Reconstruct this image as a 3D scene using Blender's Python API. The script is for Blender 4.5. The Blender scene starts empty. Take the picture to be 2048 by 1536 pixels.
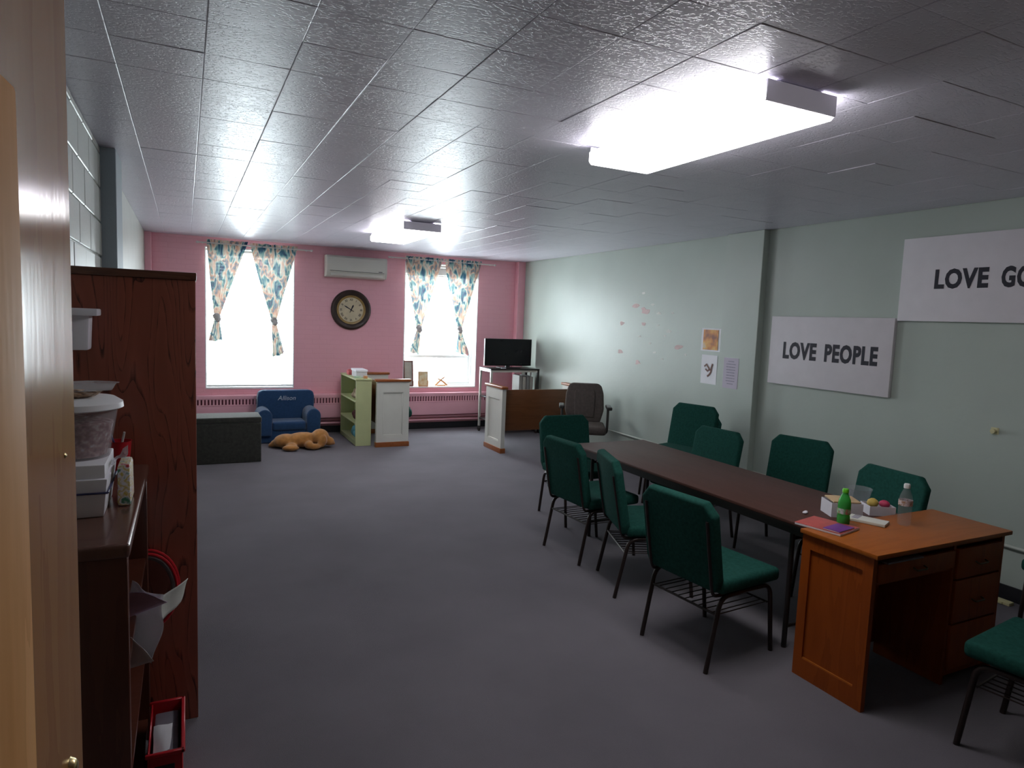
import bpy, bmesh, math, random
from mathutils import Vector, Matrix
random.seed(7)
PI = math.pi
sc = bpy.context.scene
COL = sc.collection

# ------------------------------------------------------------------ camera
F_PX = 1326.3
YAW, PITCH, ROLL = math.radians(26.307), math.radians(5.527), math.radians(2.258)
CAM = Vector((0.0, 0.0, 1.748))
FW = Vector((math.sin(YAW) * math.cos(PITCH), math.cos(YAW) * math.cos(PITCH), -math.sin(PITCH)))
R0 = Vector((math.cos(YAW), -math.sin(YAW), 0))
U0 = R0.cross(FW)
RT = R0 * math.cos(ROLL) + U0 * math.sin(ROLL)
UP = -R0 * math.sin(ROLL) + U0 * math.cos(ROLL)
cd = bpy.data.cameras.new('camera')
cd.sensor_width = 36.0
cd.lens = F_PX / 2048 * 36.0
cd.clip_start = 0.02
cam = bpy.data.objects.new('camera', cd)
COL.objects.link(cam)
M = Matrix((RT, UP, -FW)).transposed().to_4x4()
M.translation = CAM
cam.matrix_world = M
sc.camera = cam

def at(px, py, ax, v):
    """pixel of the photograph -> point on the plane axis=v (a wall, the floor, a thing's face)"""
    d = FW + RT * ((px - 1024) / F_PX) - UP * ((py - 768) / F_PX)
    return CAM + d * ((v - CAM[ax]) / d[ax])

def pix(p):
    v = Vector(p) - CAM
    z = v.dot(FW)
    return (1024 + F_PX * v.dot(RT) / z, 768 - F_PX * v.dot(UP) / z, z)

# ------------------------------------------------------------------ world, exposure
SKY_STRENGTH = 22.5
LAMP_STRENGTH = 14.5
HALL_FILL_STRENGTH = 6.0  # strength of the added hallway fill lamp
w = bpy.data.worlds.new('world')
sc.world = w
w.use_nodes = True
w.node_tree.nodes['Background'].inputs[0].default_value = (0.87, 0.95, 1.0, 1)
w.node_tree.nodes['Background'].inputs[1].default_value = SKY_STRENGTH
sc.view_settings.view_transform = 'Standard'
sc.view_settings.look = 'None'
sc.view_settings.gamma = 1.0
sc.view_settings.use_curve_mapping = False
sc.view_settings.exposure = 0.0
sc.cycles.use_denoising = True
sc.cycles.max_bounces = 10
sc.cycles.diffuse_bounces = 6
sc.cycles.caustics_reflective = False
sc.cycles.caustics_refractive = False
sc.cycles.sample_clamp_indirect = 6.0

# ------------------------------------------------------------------ room dimensions (metres)
XL, XR, YB, YF, H = -0.462, 4.96, 9.80, -0.02, 2.683
WIN = [(0.235, 1.378, 0.655, 2.56), (2.975, 4.185, 0.640, 2.56)]

def portal(x0, x1, z0, z1):
    l = bpy.data.lights.new('window_portal', 'AREA')
    l.shape = 'RECTANGLE'
    l.size, l.size_y = x1 - x0, z1 - z0
    l.cycles.is_portal = True
    o = bpy.data.objects.new('window_portal', l)
    COL.objects.link(o)
    o.location = ((x0 + x1) / 2, YB + 0.29, (z0 + z1) / 2)
    o.rotation_euler = (-PI / 2, 0, 0)
for a in WIN:
    portal(*a)

# ------------------------------------------------------------------ mesh helpers
def newbm():
    return bmesh.new()

def merge(bm, b2, mtx=None):
    if mtx is not None:
        bmesh.ops.transform(b2, matrix=mtx, verts=b2.verts)
    me = bpy.data.meshes.new('tmp')
    b2.to_mesh(me)
    b2.free()
    bm.from_mesh(me)
    bpy.data.meshes.remove(me)
    return bm

def box(bm, x0, x1, y0, y1, z0, z1, bev=0.0, seg=2, mtx=None):
    b = newbm()
    bmesh.ops.create_cube(b, size=1.0)
    bmesh.ops.scale(b, vec=(x1 - x0, y1 - y0, z1 - z0), verts=b.verts)
    bmesh.ops.translate(b, vec=((x0 + x1) / 2, (y0 + y1) / 2, (z0 + z1) / 2), verts=b.verts)
    if bev > 0:
        bmesh.ops.bevel(b, geom=list(b.edges), offset=bev, segments=seg, profile=0.6, affect='EDGES')
    return merge(bm, b, mtx)

def tube(bm, pts, r, seg=8, closed=False, cap=True, sq=1.0):
    pts = [Vector(p) for p in pts]
    n = len(pts)
    rings = []
    prev = None
    for i, p in enumerate(pts):
        if closed:
            t = (pts[(i + 1) % n] - pts[i - 1]).normalized()
        else:
            t = (pts[min(i + 1, n - 1)] - pts[max(i - 1, 0)]).normalized()
        if prev is None:
            a = Vector((0, 0, 1)) if abs(t.z) < 0.9 else Vector((1, 0, 0))
            u = t.cross(a).normalized()
        else:
            u = (prev - t * prev.dot(t)).normalized()
        prev = u
        v = t.cross(u)
        rr = r[i] if isinstance(r, (list, tuple)) else r
        rings.append([bm.verts.new(p + u * (rr * math.cos(2 * PI * k / seg)) + v * (rr * sq * math.sin(2 * PI * k / seg))) for k in range(seg)])
    m = n if closed else n - 1
    for i in range(m):
        a, b = rings[i], rings[(i + 1) % n]
        for k in range(seg):
            bm.faces.new((a[k], a[(k + 1) % seg], b[(k + 1) % seg], b[k]))
    if cap and not closed:
        bm.faces.new(rings[0])
        bm.faces.new(list(reversed(rings[-1])))
    return bm

def bend(pts, r=0.05, n=5):
    """round the corners of a polyline"""
    pts = [Vector(p) for p in pts]
    out = [pts[0]]
    for i in range(1, len(pts) - 1):
        a, b, c = pts[i - 1], pts[i], pts[i + 1]
        d1, d2 = (a - b), (c - b)
        k = min(r, d1.length * 0.45, d2.length * 0.45)
        p, q = b + d1.normalized() * k, b + d2.normalized() * k
        for j in range(n + 1):
            t = j / n
            out.append(p * (1 - t) ** 2 + b * (2 * t * (1 - t)) + q * t * t)
    out.append(pts[-1])
    return out

def lathe(bm, prof, c=(0, 0, 0), seg=24, axis='Z'):
    b = newbm()
    rings = []
    for (r, z) in prof:
        if r < 1e-5:
            rings.append([b.verts.new((0, 0, z))])
        else:
            rings.append([b.verts.new((r * math.cos(2 * PI * k / seg), r * math.sin(2 * PI * k / seg), z)) for k in range(seg)])
    for a, d in zip(rings, rings[1:]):
        for k in range(seg):
            k2 = (k + 1) % seg
            if len(a) == 1 and len(d) == 1:
                continue
            if len(a) == 1:
                b.faces.new((a[0], d[k2], d[k]))
            elif len(d) == 1:
                b.faces.new((a[k], a[k2], d[0]))
            else:
                b.faces.new((a[k], a[k2], d[k2], d[k]))
    bmesh.ops.recalc_face_normals(b, faces=b.faces)
    m = Matrix.Translation(c)
    if axis == 'Y':      # profile axis towards -Y (out of the back wall)
        m = m @ Matrix.Rotation(PI / 2, 4, 'X')
    if axis == 'X':
        m = m @ Matrix.Rotation(PI / 2, 4, 'Y')
    return merge(bm, b, m)

def prism(bm, poly, d, mtx=None, bev=0.0, seg=2):
    """poly in local XY, extruded along Z by d"""
    b = newbm()
    lo = [b.verts.new((x, y, 0)) for x, y in poly]
    hi = [b.verts.new((x, y, d)) for x, y in poly]
    n = len(poly)
    b.faces.new(list(reversed(lo)))
    b.faces.new(hi)
    for i in range(n):
        b.faces.new((lo[i], lo[(i + 1) % n], hi[(i + 1) % n], hi[i]))
    bmesh.ops.recalc_face_normals(b, faces=b.faces)
    if bev > 0:
        bmesh.ops.bevel(b, geom=list(b.edges), offset=bev, segments=seg, profile=0.6, affect='EDGES')
    return merge(bm, b, mtx)

def ball(bm, c, r, sub=2, rot=None):
    b = newbm()
    bmesh.ops.create_icosphere(b, subdivisions=sub, radius=1.0)
    rr = r if isinstance(r, (tuple, list)) else (r, r, r)
    m = Matrix.Translation(c)
    if rot is not None:
        m = m @ rot
    m = m @ Matrix.Diagonal((rr[0], rr[1], rr[2], 1))
    return merge(bm, b, m)

def sheet(bm, quad, th=0.0006, n=1, wav=0.0, seed=0):
    """thin sheet of paper on four corners (a, b, c, d), solid with thickness th, softly waved"""
    rnd = random.Random(seed)
    a, b_, c, d = [Vector(q) for q in quad]
    nrm = (b_ - a).cross(d - a).normalized()
    ph = rnd.random() * 6
    g0, g1 = [], []
    for i in range(n + 1):
        r0, r1 = [], []
        for j in range(n + 1):
            u, v = i / n, j / n
            p = a * (1 - u) * (1 - v) + b_ * u * (1 - v) + c * u * v + d * (1 - u) * v
            p = p + nrm * (wav * math.sin(ph + 5 * u + 3.1 * v) + wav * 0.5 * math.sin(ph * 2 + 9 * v))
            r0.append(bm.verts.new(p))
            r1.append(bm.verts.new(p + nrm * th))
        g0.append(r0)
        g1.append(r1)
    for i in range(n):
        for j in range(n):
            bm.faces.new((g0[i][j], g0[i][j + 1], g0[i + 1][j + 1], g0[i + 1][j]))
            bm.faces.new((g1[i][j], g1[i + 1][j], g1[i + 1][j + 1], g1[i][j + 1]))
    for i in range(n):
        bm.faces.new((g0[i][0], g0[i + 1][0], g1[i + 1][0], g1[i][0]))
        bm.faces.new((g0[i + 1][n], g0[i][n], g1[i][n], g1[i + 1][n]))
        bm.faces.new((g0[n][i + 0], g0[n][i + 1], g1[n][i + 1], g1[n][i]))
        bm.faces.new((g0[0][i + 1], g0[0][i], g1[0][i], g1[0][i + 1]))
    return bm

def mesh_obj(name, bm, mat, smooth=None):
    me = bpy.data.meshes.new(name)
    bmesh.ops.recalc_face_normals(bm, faces=bm.faces)
    bm.to_mesh(me)
    bm.free()
    if mat is not None:
        me.materials.append(mat)
    if smooth:
        me.polygons.foreach_set('use_smooth', [True] * len(me.polygons))
        me.update()
        if smooth != 'all':
            try:
                me.set_sharp_from_angle(angle=math.radians(smooth))
            except Exception:
                pass
    o = bpy.data.objects.new(name, me)
    COL.objects.link(o)
    return o

def tag(o, label=None, cat=None, group=None, kind=None):
    if label: o['label'] = label
    if cat: o['category'] = cat
    if group: o['group'] = group
    if kind: o['kind'] = kind
    return o

def thing(name, loc, label, cat, group=None, rz=0.0):
    o = bpy.data.objects.new(name, None)
    o.empty_display_size = 0.1
    COL.objects.link(o)
    o.location = loc
    o.rotation_euler = (0, 0, rz)
    return tag(o, label, cat, group)

def root_loc(o):
    v = Vector((0, 0, 0))
    while o is not None:
        v += Vector(o.location)
        o = o.parent
    return v

def part(name, bm, mat, parent, smooth=40, world=True, label=None, kind=None):
    """part of a thing; world=True: the bmesh is in room coordinates (the thing is not turned)"""
    if world:
        l = root_loc(parent)
        bmesh.ops.translate(bm, vec=-l, verts=bm.verts)
    o = mesh_obj(name, bm, mat, smooth)
    o.parent = parent
    return tag(o, label, kind=kind)

def solo(name, bm, mat, label, cat, group=None, smooth=40):
    """a thing that is one mesh; origin at the middle of its base"""
    lo = [min(v.co[i] for v in bm.verts) for i in range(3)]
    hi = [max(v.co[i] for v in bm.verts) for i in range(3)]
    c = Vector(((lo[0] + hi[0]) / 2, (lo[1] + hi[1]) / 2, lo[2]))
    bmesh.ops.translate(bm, vec=-c, verts=bm.verts)
    o = mesh_obj(name, bm, mat, smooth)
    o.location = c
    return tag(o, label, cat, group)

def struct(name, bm, mat, smooth=None):
    o = mesh_obj(name, bm, mat, smooth)
    o['kind'] = 'structure'
    return o

def copy_tree(o, parent=None):
    c = o.copy()
    COL.objects.link(c)
    if parent is not None:
        c.parent = parent
    for ch in list(o.children):
        copy_tree(ch, c)
    return c

def text_bm(s, size, depth, weight=0.0, sx=1.0, align='LEFT', spacing=1.0):
    cu = bpy.data.curves.new('txt', 'FONT')
    cu.body = s
    cu.size = size
    cu.extrude = depth / 2
    cu.offset = weight
    cu.align_x = align
    cu.space_character = spacing
    cu.resolution_u = 3
    o = bpy.data.objects.new('txt', cu)
    COL.objects.link(o)
    dg = bpy.context.evaluated_depsgraph_get()
    me = bpy.data.meshes.new_from_object(o.evaluated_get(dg))
    bpy.data.objects.remove(o)
    b = newbm()
    b.from_mesh(me)
    bpy.data.meshes.remove(me)
    bmesh.ops.scale(b, vec=(sx, 1, 1), verts=b.verts)
    return b

# ------------------------------------------------------------------ materials
def base_mat(name):
    m = bpy.data.materials.new(name)
    m.use_nodes = True
    nt = m.node_tree
    return m, nt, nt.nodes, nt.links, nt.nodes['Principled BSDF']

def mat(name, col, rough=0.6, var=0.06, scale=12.0, bump=0.0, bscale=None, stretch=(1, 1, 1), metal=0.0, spec=0.5,
        sheen=0.0, coat=0.0, trans=0.0, alpha=1.0, ior=1.45, emit=0.0, emcol=None):
    m, nt, N, L, P = base_mat(name)
    tc = N.new('ShaderNodeTexCoord')
    mp = N.new('ShaderNodeMapping')
    mp.inputs['Scale'].default_value = stretch
    L.new(tc.outputs['Object'], mp.inputs[0])
    nz = N.new('ShaderNodeTexNoise')
    nz.inputs['Scale'].default_value = scale
    nz.inputs['Detail'].default_value = 4
    L.new(mp.outputs[0], nz.inputs[0])
    cr = N.new('ShaderNodeValToRGB')
    cr.color_ramp.elements[0].position = 0.3
    cr.color_ramp.elements[1].position = 0.7
    cr.color_ramp.elements[0].color = [max(0, c * (1 - var)) for c in col] + [1]
    cr.color_ramp.elements[1].color = [min(1, c * (1 + var)) for c in col] + [1]
    L.new(nz.outputs['Fac'], cr.inputs[0])
    L.new(cr.outputs[0], P.inputs['Base Color'])
    P.inputs['Roughness'].default_value = rough
    P.inputs['Metallic'].default_value = metal
    P.inputs['Specular IOR Level'].default_value = spec
    P.inputs['IOR'].default_value = ior
    P.inputs['Sheen Weight'].default_value = sheen
    P.inputs['Coat Weight'].default_value = coat
    P.inputs['Coat Roughness'].default_value = 0.15
    P.inputs['Transmission Weight'].default_value = trans
    P.inputs['Alpha'].default_value = alpha
    if emit:
        P.inputs['Emission Color'].default_value = list(emcol or col) + [1]
        P.inputs['Emission Strength'].default_value = emit
    if bump:
        n2 = N.new('ShaderNodeTexNoise')
        n2.inputs['Scale'].default_value = bscale or scale * 6
        n2.inputs['Detail'].default_value = 3
        L.new(mp.outputs[0], n2.inputs[0])
        bp = N.new('ShaderNodeBump')
        bp.inputs['Strength'].default_value = bump
        bp.inputs['Distance'].default_value = 0.01
        L.new(n2.outputs['Fac'], bp.inputs['Height'])
        L.new(bp.outputs[0], P.inputs['Normal'])
    return m

def wood(name, c1, c2, rough=0.35, scale=1.0, along='Z', coat=0.0, grain=1.0, cath=False, spec=0.5, bump=0.12):
    """c1 light, c2 dark grain; grain runs along one axis; cath=True draws flame-shaped oak figure"""
    m, nt, N, L, P = base_mat(name)
    tc = N.new('ShaderNodeTexCoord')
    mp = N.new('ShaderNodeMapping')
    s = {'X': (0.12, 1, 1), 'Y': (1, 0.12, 1), 'Z': (1, 1, 0.12)}[along]
    mp.inputs['Scale'].default_value = [v * scale for v in s]
    L.new(tc.outputs['Object'], mp.inputs[0])
    nz = N.new('ShaderNodeTexNoise')
    nz.inputs['Scale'].default_value = 5 if cath else 9
    nz.inputs['Detail'].default_value = 2 if cath else 5
    L.new(mp.outputs[0], nz.inputs[0])
    mul = N.new('ShaderNodeMath'); mul.operation = 'MULTIPLY'; mul.inputs[1].default_value = 13 * grain
    L.new(nz.outputs['Fac'], mul.inputs[0])
    fr = N.new('ShaderNodeMath'); fr.operation = 'FRACT'
    L.new(mul.outputs[0], fr.inputs[0])
    n2 = N.new('ShaderNodeTexNoise'); n2.inputs['Scale'].default_value = 90; n2.inputs['Detail'].default_value = 2
    L.new(mp.outputs[0], n2.inputs[0])
    mx = N.new('ShaderNodeMath'); mx.operation = 'MULTIPLY_ADD'; mx.inputs[1].default_value = 0.5; 
    L.new(n2.outputs['Fac'], mx.inputs[0]); L.new(fr.outputs[0], mx.inputs[2])
    cr = N.new('ShaderNodeValToRGB')
    e = cr.color_ramp.elements
    if cath:
        e[0].position = 0.22; e[0].color = list(c2) + [1]
        e[1].position = 0.42; e[1].color = list(c1) + [1]
        x = e.new(1.05 if False else 0.98); x.color = [v * 0.86 for v in c1] + [1]
    else:
        e[0].position = 0.15; e[0].color = list(c2) + [1]
        e[1].position = 0.95; e[1].color = list(c1) + [1]
    L.new(mx.outputs[0], cr.inputs[0])
    L.new(cr.outputs[0], P.inputs['Base Color'])
    P.inputs['Roughness'].default_value = rough
    P.inputs['Coat Weight'].default_value = coat
    P.inputs['Specular IOR Level'].default_value = spec
    P.inputs['Coat Roughness'].default_value = 0.12
    bp = N.new('ShaderNodeBump'); bp.inputs['Strength'].default_value = bump; bp.inputs['Distance'].default_value = 0.004
    L.new(mx.outputs[0], bp.inputs['Height']); L.new(bp.outputs[0], P.inputs['Normal'])
    return m

MT = {}
MT['carpet'] = mat('carpet', (0.185, 0.172, 0.190), 1.0, 0.09, 1.5, 0.7, 420, spec=0.1)
MT['wall_green'] = mat('wall_green', (0.435, 0.495, 0.445), 0.38, 0.03, 2.0, 0.10, 25)
MT['wall_pale'] = mat('wall_pale', (0.50, 0.52, 0.47), 0.36, 0.05, 4.0, 0.15, 40)
MT['block_shaded'] = mat('block_shaded', (0.30, 0.37, 0.40), 0.5, 0.05, 4.0, 0.15, 40)  # left pilaster colour, with its blue-grey shade painted in
MT['white_paint'] = mat('white_paint', (0.78, 0.78, 0.74), 0.4, 0.03, 5)
MT['trim_black'] = mat('trim_black', (0.012, 0.012, 0.016), 0.5, 0.1, 5)
MT['heater_pink'] = mat('heater_pink', (0.80, 0.42, 0.49), 0.32, 0.04, 3, 0.03, 30)
MT['heater_dark'] = mat('heater_dark', (0.20, 0.065, 0.095), 0.6, 0.1, 10)
MT['window_white'] = mat('window_white', (0.85, 0.86, 0.86), 0.4, 0.02, 5)
MT['blind'] = mat('blind', (0.86, 0.86, 0.85), 0.45, 0.02, 5)
MT['ceiling_gap'] = mat('ceiling_gap', (0.26, 0.26, 0.28), 0.8, 0.1, 5)
MT['glass'] = None

def glass_mat():
    m, nt, N, L, P = base_mat('window_glass')
    N.remove(P)
    g = N.new('ShaderNodeBsdfGlossy'); g.inputs['Roughness'].default_value = 0.02
    t = N.new('ShaderNodeBsdfTransparent')
    lw = N.new('ShaderNodeLayerWeight')
    pw = N.new('ShaderNodeMath'); pw.operation = 'POWER'; pw.inputs[1].default_value = 5
    L.new(lw.outputs['Facing'], pw.inputs[0])
    f = N.new('ShaderNodeMath'); f.operation = 'MULTIPLY_ADD'; f.inputs[1].default_value = 0.8; f.inputs[2].default_value = 0.03
    L.new(pw.outputs[0], f.inputs[0])
    nz = N.new('ShaderNodeTexNoise'); nz.inputs['Scale'].default_value = 3
    cr = N.new('ShaderNodeValToRGB')
    cr.color_ramp.elements[0].color = (0.93, 0.96, 0.96, 1); cr.color_ramp.elements[1].color = (0.99, 1, 1, 1)
    L.new(nz.outputs['Fac'], cr.inputs[0]); L.new(cr.outputs[0], t.inputs[0])
    mx = N.new('ShaderNodeMixShader')
    L.new(f.outputs[0], mx.inputs[0]); L.new(t.outputs[0], mx.inputs[1]); L.new(g.outputs[0], mx.inputs[2])
    L.new(mx.outputs[0], N['Material Output'].inputs[0])
    return m
MT['glass'] = glass_mat()

def clear_plastic(name, col, mix=0.25, rough=0.1):
    """thin clear or tinted plastic: mostly see-through with a glossy skin"""
    m, nt, N, L, P = base_mat(name)
    nz = N.new('ShaderNodeTexNoise'); nz.inputs['Scale'].default_value = 30
    cr = N.new('ShaderNodeValToRGB')
    cr.color_ramp.elements[0].color = [c * 0.9 for c in col] + [1]; cr.color_ramp.elements[1].color = list(col) + [1]
    L.new(nz.outputs['Fac'], cr.inputs[0])
    L.new(cr.outputs[0], P.inputs['Base Color'])
    P.inputs['Roughness'].default_value = rough
    t = N.new('ShaderNodeBsdfTransparent')
    L.new(cr.outputs[0], t.inputs[0])
    mx = N.new('ShaderNodeMixShader'); mx.inputs[0].default_value = mix
    L.new(t.outputs[0], mx.inputs[1]); L.new(P.outputs[0], mx.inputs[2])
    L.new(mx.outputs[0], N['Material Output'].inputs[0])
    return m

def pink_brick():
    m, nt, N, L, P = base_mat('pink_painted_brick')
    tc = N.new('ShaderNodeTexCoord')
    sp = N.new('ShaderNodeSeparateXYZ'); cb = N.new('ShaderNodeCombineXYZ')
    L.new(tc.outputs['Object'], sp.inputs[0]); L.new(sp.outputs[0], cb.inputs[0]); L.new(sp.outputs[2], cb.inputs[1])
    br = N.new('ShaderNodeTexBrick')
    br.inputs['Scale'].default_value = 1.0
    br.inputs['Brick Width'].default_value = 0.203
    br.inputs['Row Height'].default_value = 0.0677
    br.inputs['Mortar Size'].default_value = 0.006
    br.inputs['Mortar Smooth'].default_value = 0.6
    br.inputs['Color1'].default_value = (0.80, 0.41, 0.47, 1)
    br.inputs['Color2'].default_value = (0.79, 0.40, 0.46, 1)
    br.inputs['Mortar'].default_value = (0.775, 0.385, 0.445, 1)
    L.new(cb.outputs[0], br.inputs[0])
    L.new(br.outputs['Color'], P.inputs['Base Color'])
    P.inputs['Roughness'].default_value = 0.45
    bp = N.new('ShaderNodeBump'); bp.invert = True
    bp.inputs['Strength'].default_value = 0.22; bp.inputs['Distance'].default_value = 0.003
    L.new(br.outputs['Fac'], bp.inputs['Height']); L.new(bp.outputs[0], P.inputs['Normal'])
    return m
MT['pink'] = pink_brick()
MT['pink_flat'] = mat('pink_paint', (0.80, 0.41, 0.47), 0.42, 0.03, 3, 0.05, 30)

def tile_mat():
    m, nt, N, L, P = base_mat('ceiling_tile_paint')
    tc = N.new('ShaderNodeTexCoord')
    oi = N.new('ShaderNodeObjectInfo')
    ad = N.new('ShaderNodeVectorMath'); ad.operation = 'ADD'
    L.new(tc.outputs['Object'], ad.inputs[0]); L.new(oi.outputs['Location'], ad.inputs[1])
    mp = N.new('ShaderNodeMapping'); mp.inputs['Scale'].default_value = (1, 1.9, 1)
    L.new(ad.outputs[0], mp.inputs[0])
    n1 = N.new('ShaderNodeTexNoise'); n1.inputs['Scale'].default_value = 55; n1.inputs['Detail'].default_value = 3
    L.new(mp.outputs[0], n1.inputs[0])
    cr = N.new('ShaderNodeValToRGB')
    cr.color_ramp.elements[0].position = 0.36; cr.color_ramp.elements[1].position = 0.47
    cr.color_ramp.elements[0].color = (0, 0, 0, 1); cr.color_ramp.elements[1].color = (1, 1, 1, 1)
    L.new(n1.outputs['Fac'], cr.inputs[0])
    n2 = N.new('ShaderNodeTexNoise'); n2.inputs['Scale'].default_value = 8
    L.new(ad.outputs[0], n2.inputs[0])
    c2 = N.new('ShaderNodeValToRGB')
    c2.color_ramp.elements[0].color = (0.66, 0.635, 0.72, 1); c2.color_ramp.elements[1].color = (0.73, 0.70, 0.79, 1)
    L.new(n2.outputs['Fac'], c2.inputs[0])
    L.new(c2.outputs[0], P.inputs['Base Color'])
    P.inputs['Roughness'].default_value = 0.34
    P.inputs['Specular IOR Level'].default_value = 0.36
    bp = N.new('ShaderNodeBump'); bp.inputs['Strength'].default_value = 0.55; bp.inputs['Distance'].default_value = 0.003
    L.new(cr.outputs[0], bp.inputs['Height']); L.new(bp.outputs[0], P.inputs['Normal'])
    return m
MT['tile'] = tile_mat()

# ------------------------------------------------------------------ structure
HY = -1.75   # far side of the hallway behind the doorway
b = newbm(); box(b, XL - 0.2, XR + 0.2, HY - 0.1, YB + 0.3, -0.12, 0.0); struct('floor', b, MT['carpet'])
# back wall with two window openings, one joined mesh
b = newbm()
y0, y1 = YB, YB + 0.30
xs = [XL - 0.2, WIN[0][0], WIN[0][1], WIN[1][0], WIN[1][1], XR + 0.2]
for i in (0, 2, 4):
    box(b, xs[i], xs[i + 1], y0, y1, 0, H + 0.1)
for a in WIN:
    box(b, a[0], a[1], y0, y1, 0, a[2]); box(b, a[0], a[1], y0, y1, a[3], H + 0.1)
struct('wall_back', b, MT['pink'])
b = newbm(); box(b, XR, XR + 0.2, HY - 0.1, YB, 0, H + 0.1); wall_right = struct('wall_right', b, MT['wall_green'])
b = newbm(); box(b, XL - 0.2, XL, HY - 0.1, YB, 0, H + 0.1); wall_left = struct('wall_left', b, MT['wall_pale'])
# front wall with the doorway the camera stands in, and the hallway behind it
DX0, DX1, DZ = -0.155, 0.80, 2.14
b = newbm()
box(b, XL, DX0 - 0.03, YF - 0.13, YF, 0, H); box(b, DX1 + 0.03, XR, YF - 0.13, YF, 0, H); box(b, DX0 - 0.03, DX1 + 0.03, YF - 0.13, YF, DZ + 0.03, H)
MT['low_bounce_wall'] = wood('low_bounce_wall_wood', (0.10, 0.05, 0.025), (0.07, 0.032, 0.016), 0.5, 1.0, 'Z', 0.0, 0.5)  # dark wood made up for the unseen front wall, cuts bounce on the desk
struct('wall_front', b, MT['low_bounce_wall'])
b = newbm(); box(b, XL - 0.2, XR + 0.2, HY - 0.1, HY, 0, H + 0.1); struct('wall_hallway', b, MT['wall_pale'])
MT['maple'] = wood('maple_trim', (0.86, 0.47, 0.19), (0.74, 0.37, 0.13), 0.6, 1.0, 'Z', 0.0, 0.5, spec=0.12)
b = newbm()
box(b, DX0 - 0.03, DX0, YF - 0.14, YF + 0.004, 0, DZ); box(b, DX1, DX1 + 0.03, YF - 0.14, YF + 0.004, 0, DZ); box(b, DX0 - 0.03, DX1 + 0.03, YF - 0.14, YF + 0.004, DZ, DZ + 0.03)
struct('trim_1', b, MT['maple'])
# ceiling slab and its tiles
b = newbm(); box(b, XL - 0.2, XR + 0.2, HY - 0.1, YB + 0.3, H + 0.010, H + 0.12)
ceiling = struct('ceiling', b, MT['ceiling_gap'])
TS = 0.3048

def tile_bm(x0, x1, y0, y1, z, tx=0.0, ty=0.0):
    b = newbm()
    g, c, t = 0.0006, 0.0030, 0.012
    cx, cy = (x0 + x1) / 2, (y0 + y1) / 2
    o = [(x0 + g, y0 + g), (x1 - g, y0 + g), (x1 - g, y1 - g), (x0 + g, y1 - g)]
    i = [(x0 + g + c, y0 + g + c), (x1 - g - c, y0 + g + c), (x1 - g - c, y1 - g - c), (x0 + g + c, y1 - g - c)]
    zz = lambda p: z + (p[0] - cx) * tx + (p[1] - cy) * ty
    top = [b.verts.new((p[0], p[1], z + t)) for p in o]
    mid = [b.verts.new((p[0], p[1], zz(p) + 0.0012)) for p in o]
    bot = [b.verts.new((p[0], p[1], zz(p))) for p in i]
    for k in range(4):
        k2 = (k + 1) % 4
        b.faces.new((top[k], top[k2], mid[k2], mid[k])); b.faces.new((mid[k], mid[k2], bot[k2], bot[k]))
    b.faces.new(bot)
    b.faces.new(list(reversed(top)))
    return b

gx = [-0.235 + TS * k for k in range(-1, 19)]
gy = [2.206 + TS * k for k in range(-14, 26)]
cells = []
for i in range(len(gx) - 1):
    for j in range(len(gy) - 1):
        x0, x1, ya, yb = max(gx[i], XL), min(gx[i + 1], XR), max(gy[j], YF), min(gy[j + 1], YB)
        if x1 - x0 < 0.02 or yb - ya < 0.02:
            continue
        vis, area = 0, 0
        ps = [pix((x, y, H)) for x, y in ((x0, ya), (x1, ya), (x1, yb), (x0, yb))]
        if all(p[2] > 0.1 for p in ps):
            vis = sum(1 for p in ps if -60 < p[0] < 2108 and -60 < p[1] < 1596)
            area = abs(sum(ps[k][0] * ps[(k + 1) % 4][1] - ps[(k + 1) % 4][0] * ps[k][1] for k in range(4))) / 2
        cells.append((area if vis else 0, x0, x1, ya, yb))
cells.sort(reverse=True)
tile_meshes = []
for k in range(12):
    bb = tile_bm(-TS / 2, TS / 2, -TS / 2, TS / 2, 0, random.uniform(-0.004, 0.004), random.uniform(-0.004, 0.004))
    me = bpy.data.meshes.new('ceiling_tile'); bmesh.ops.recalc_face_normals(bb, faces=bb.faces); bb.to_mesh(me); bb.free(); me.materials.append(MT['tile'])
    tile_meshes.append(me)
rest = newbm()
for k, (a, x0, x1, ya, yb) in enumerate(cells):
    whole = (x1 - x0 > TS - 0.002) and (yb - ya > TS - 0.002)
    if k < 298 and a > 0:
        if whole:
            o = bpy.data.objects.new('ceiling_tile', random.choice(tile_meshes)); COL.objects.link(o)
            o.location = ((x0 + x1) / 2, (ya + yb) / 2, H + random.uniform(0, 0.0025))
        else:
            bb = tile_bm(x0, x1, ya, yb, 0, random.uniform(-0.004, 0.004), random.uniform(-0.004, 0.004))
            c = Vector(((x0 + x1) / 2, (ya + yb) / 2, 0)); bmesh.ops.translate(bb, vec=-c, verts=bb.verts)
            o = mesh_obj('ceiling_tile', bb, MT['tile']); o.location = c + Vector((0, 0, H))
        o.parent = ceiling
    else:
        merge(rest, tile_bm(x0, x1, ya, yb, H, random.uniform(-0.003, 0.003), random.uniform(-0.003, 0.003)))
o = mesh_obj('ceiling_tile_field', rest, MT['tile']); o.parent = ceiling; o['kind'] = 'stuff'
b = newbm(); box(b, XL, XR, HY, YF - 0.13, H - 0.004, H + 0.009)
struct('ceiling_hallway', b, MT['white_paint'])

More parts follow.
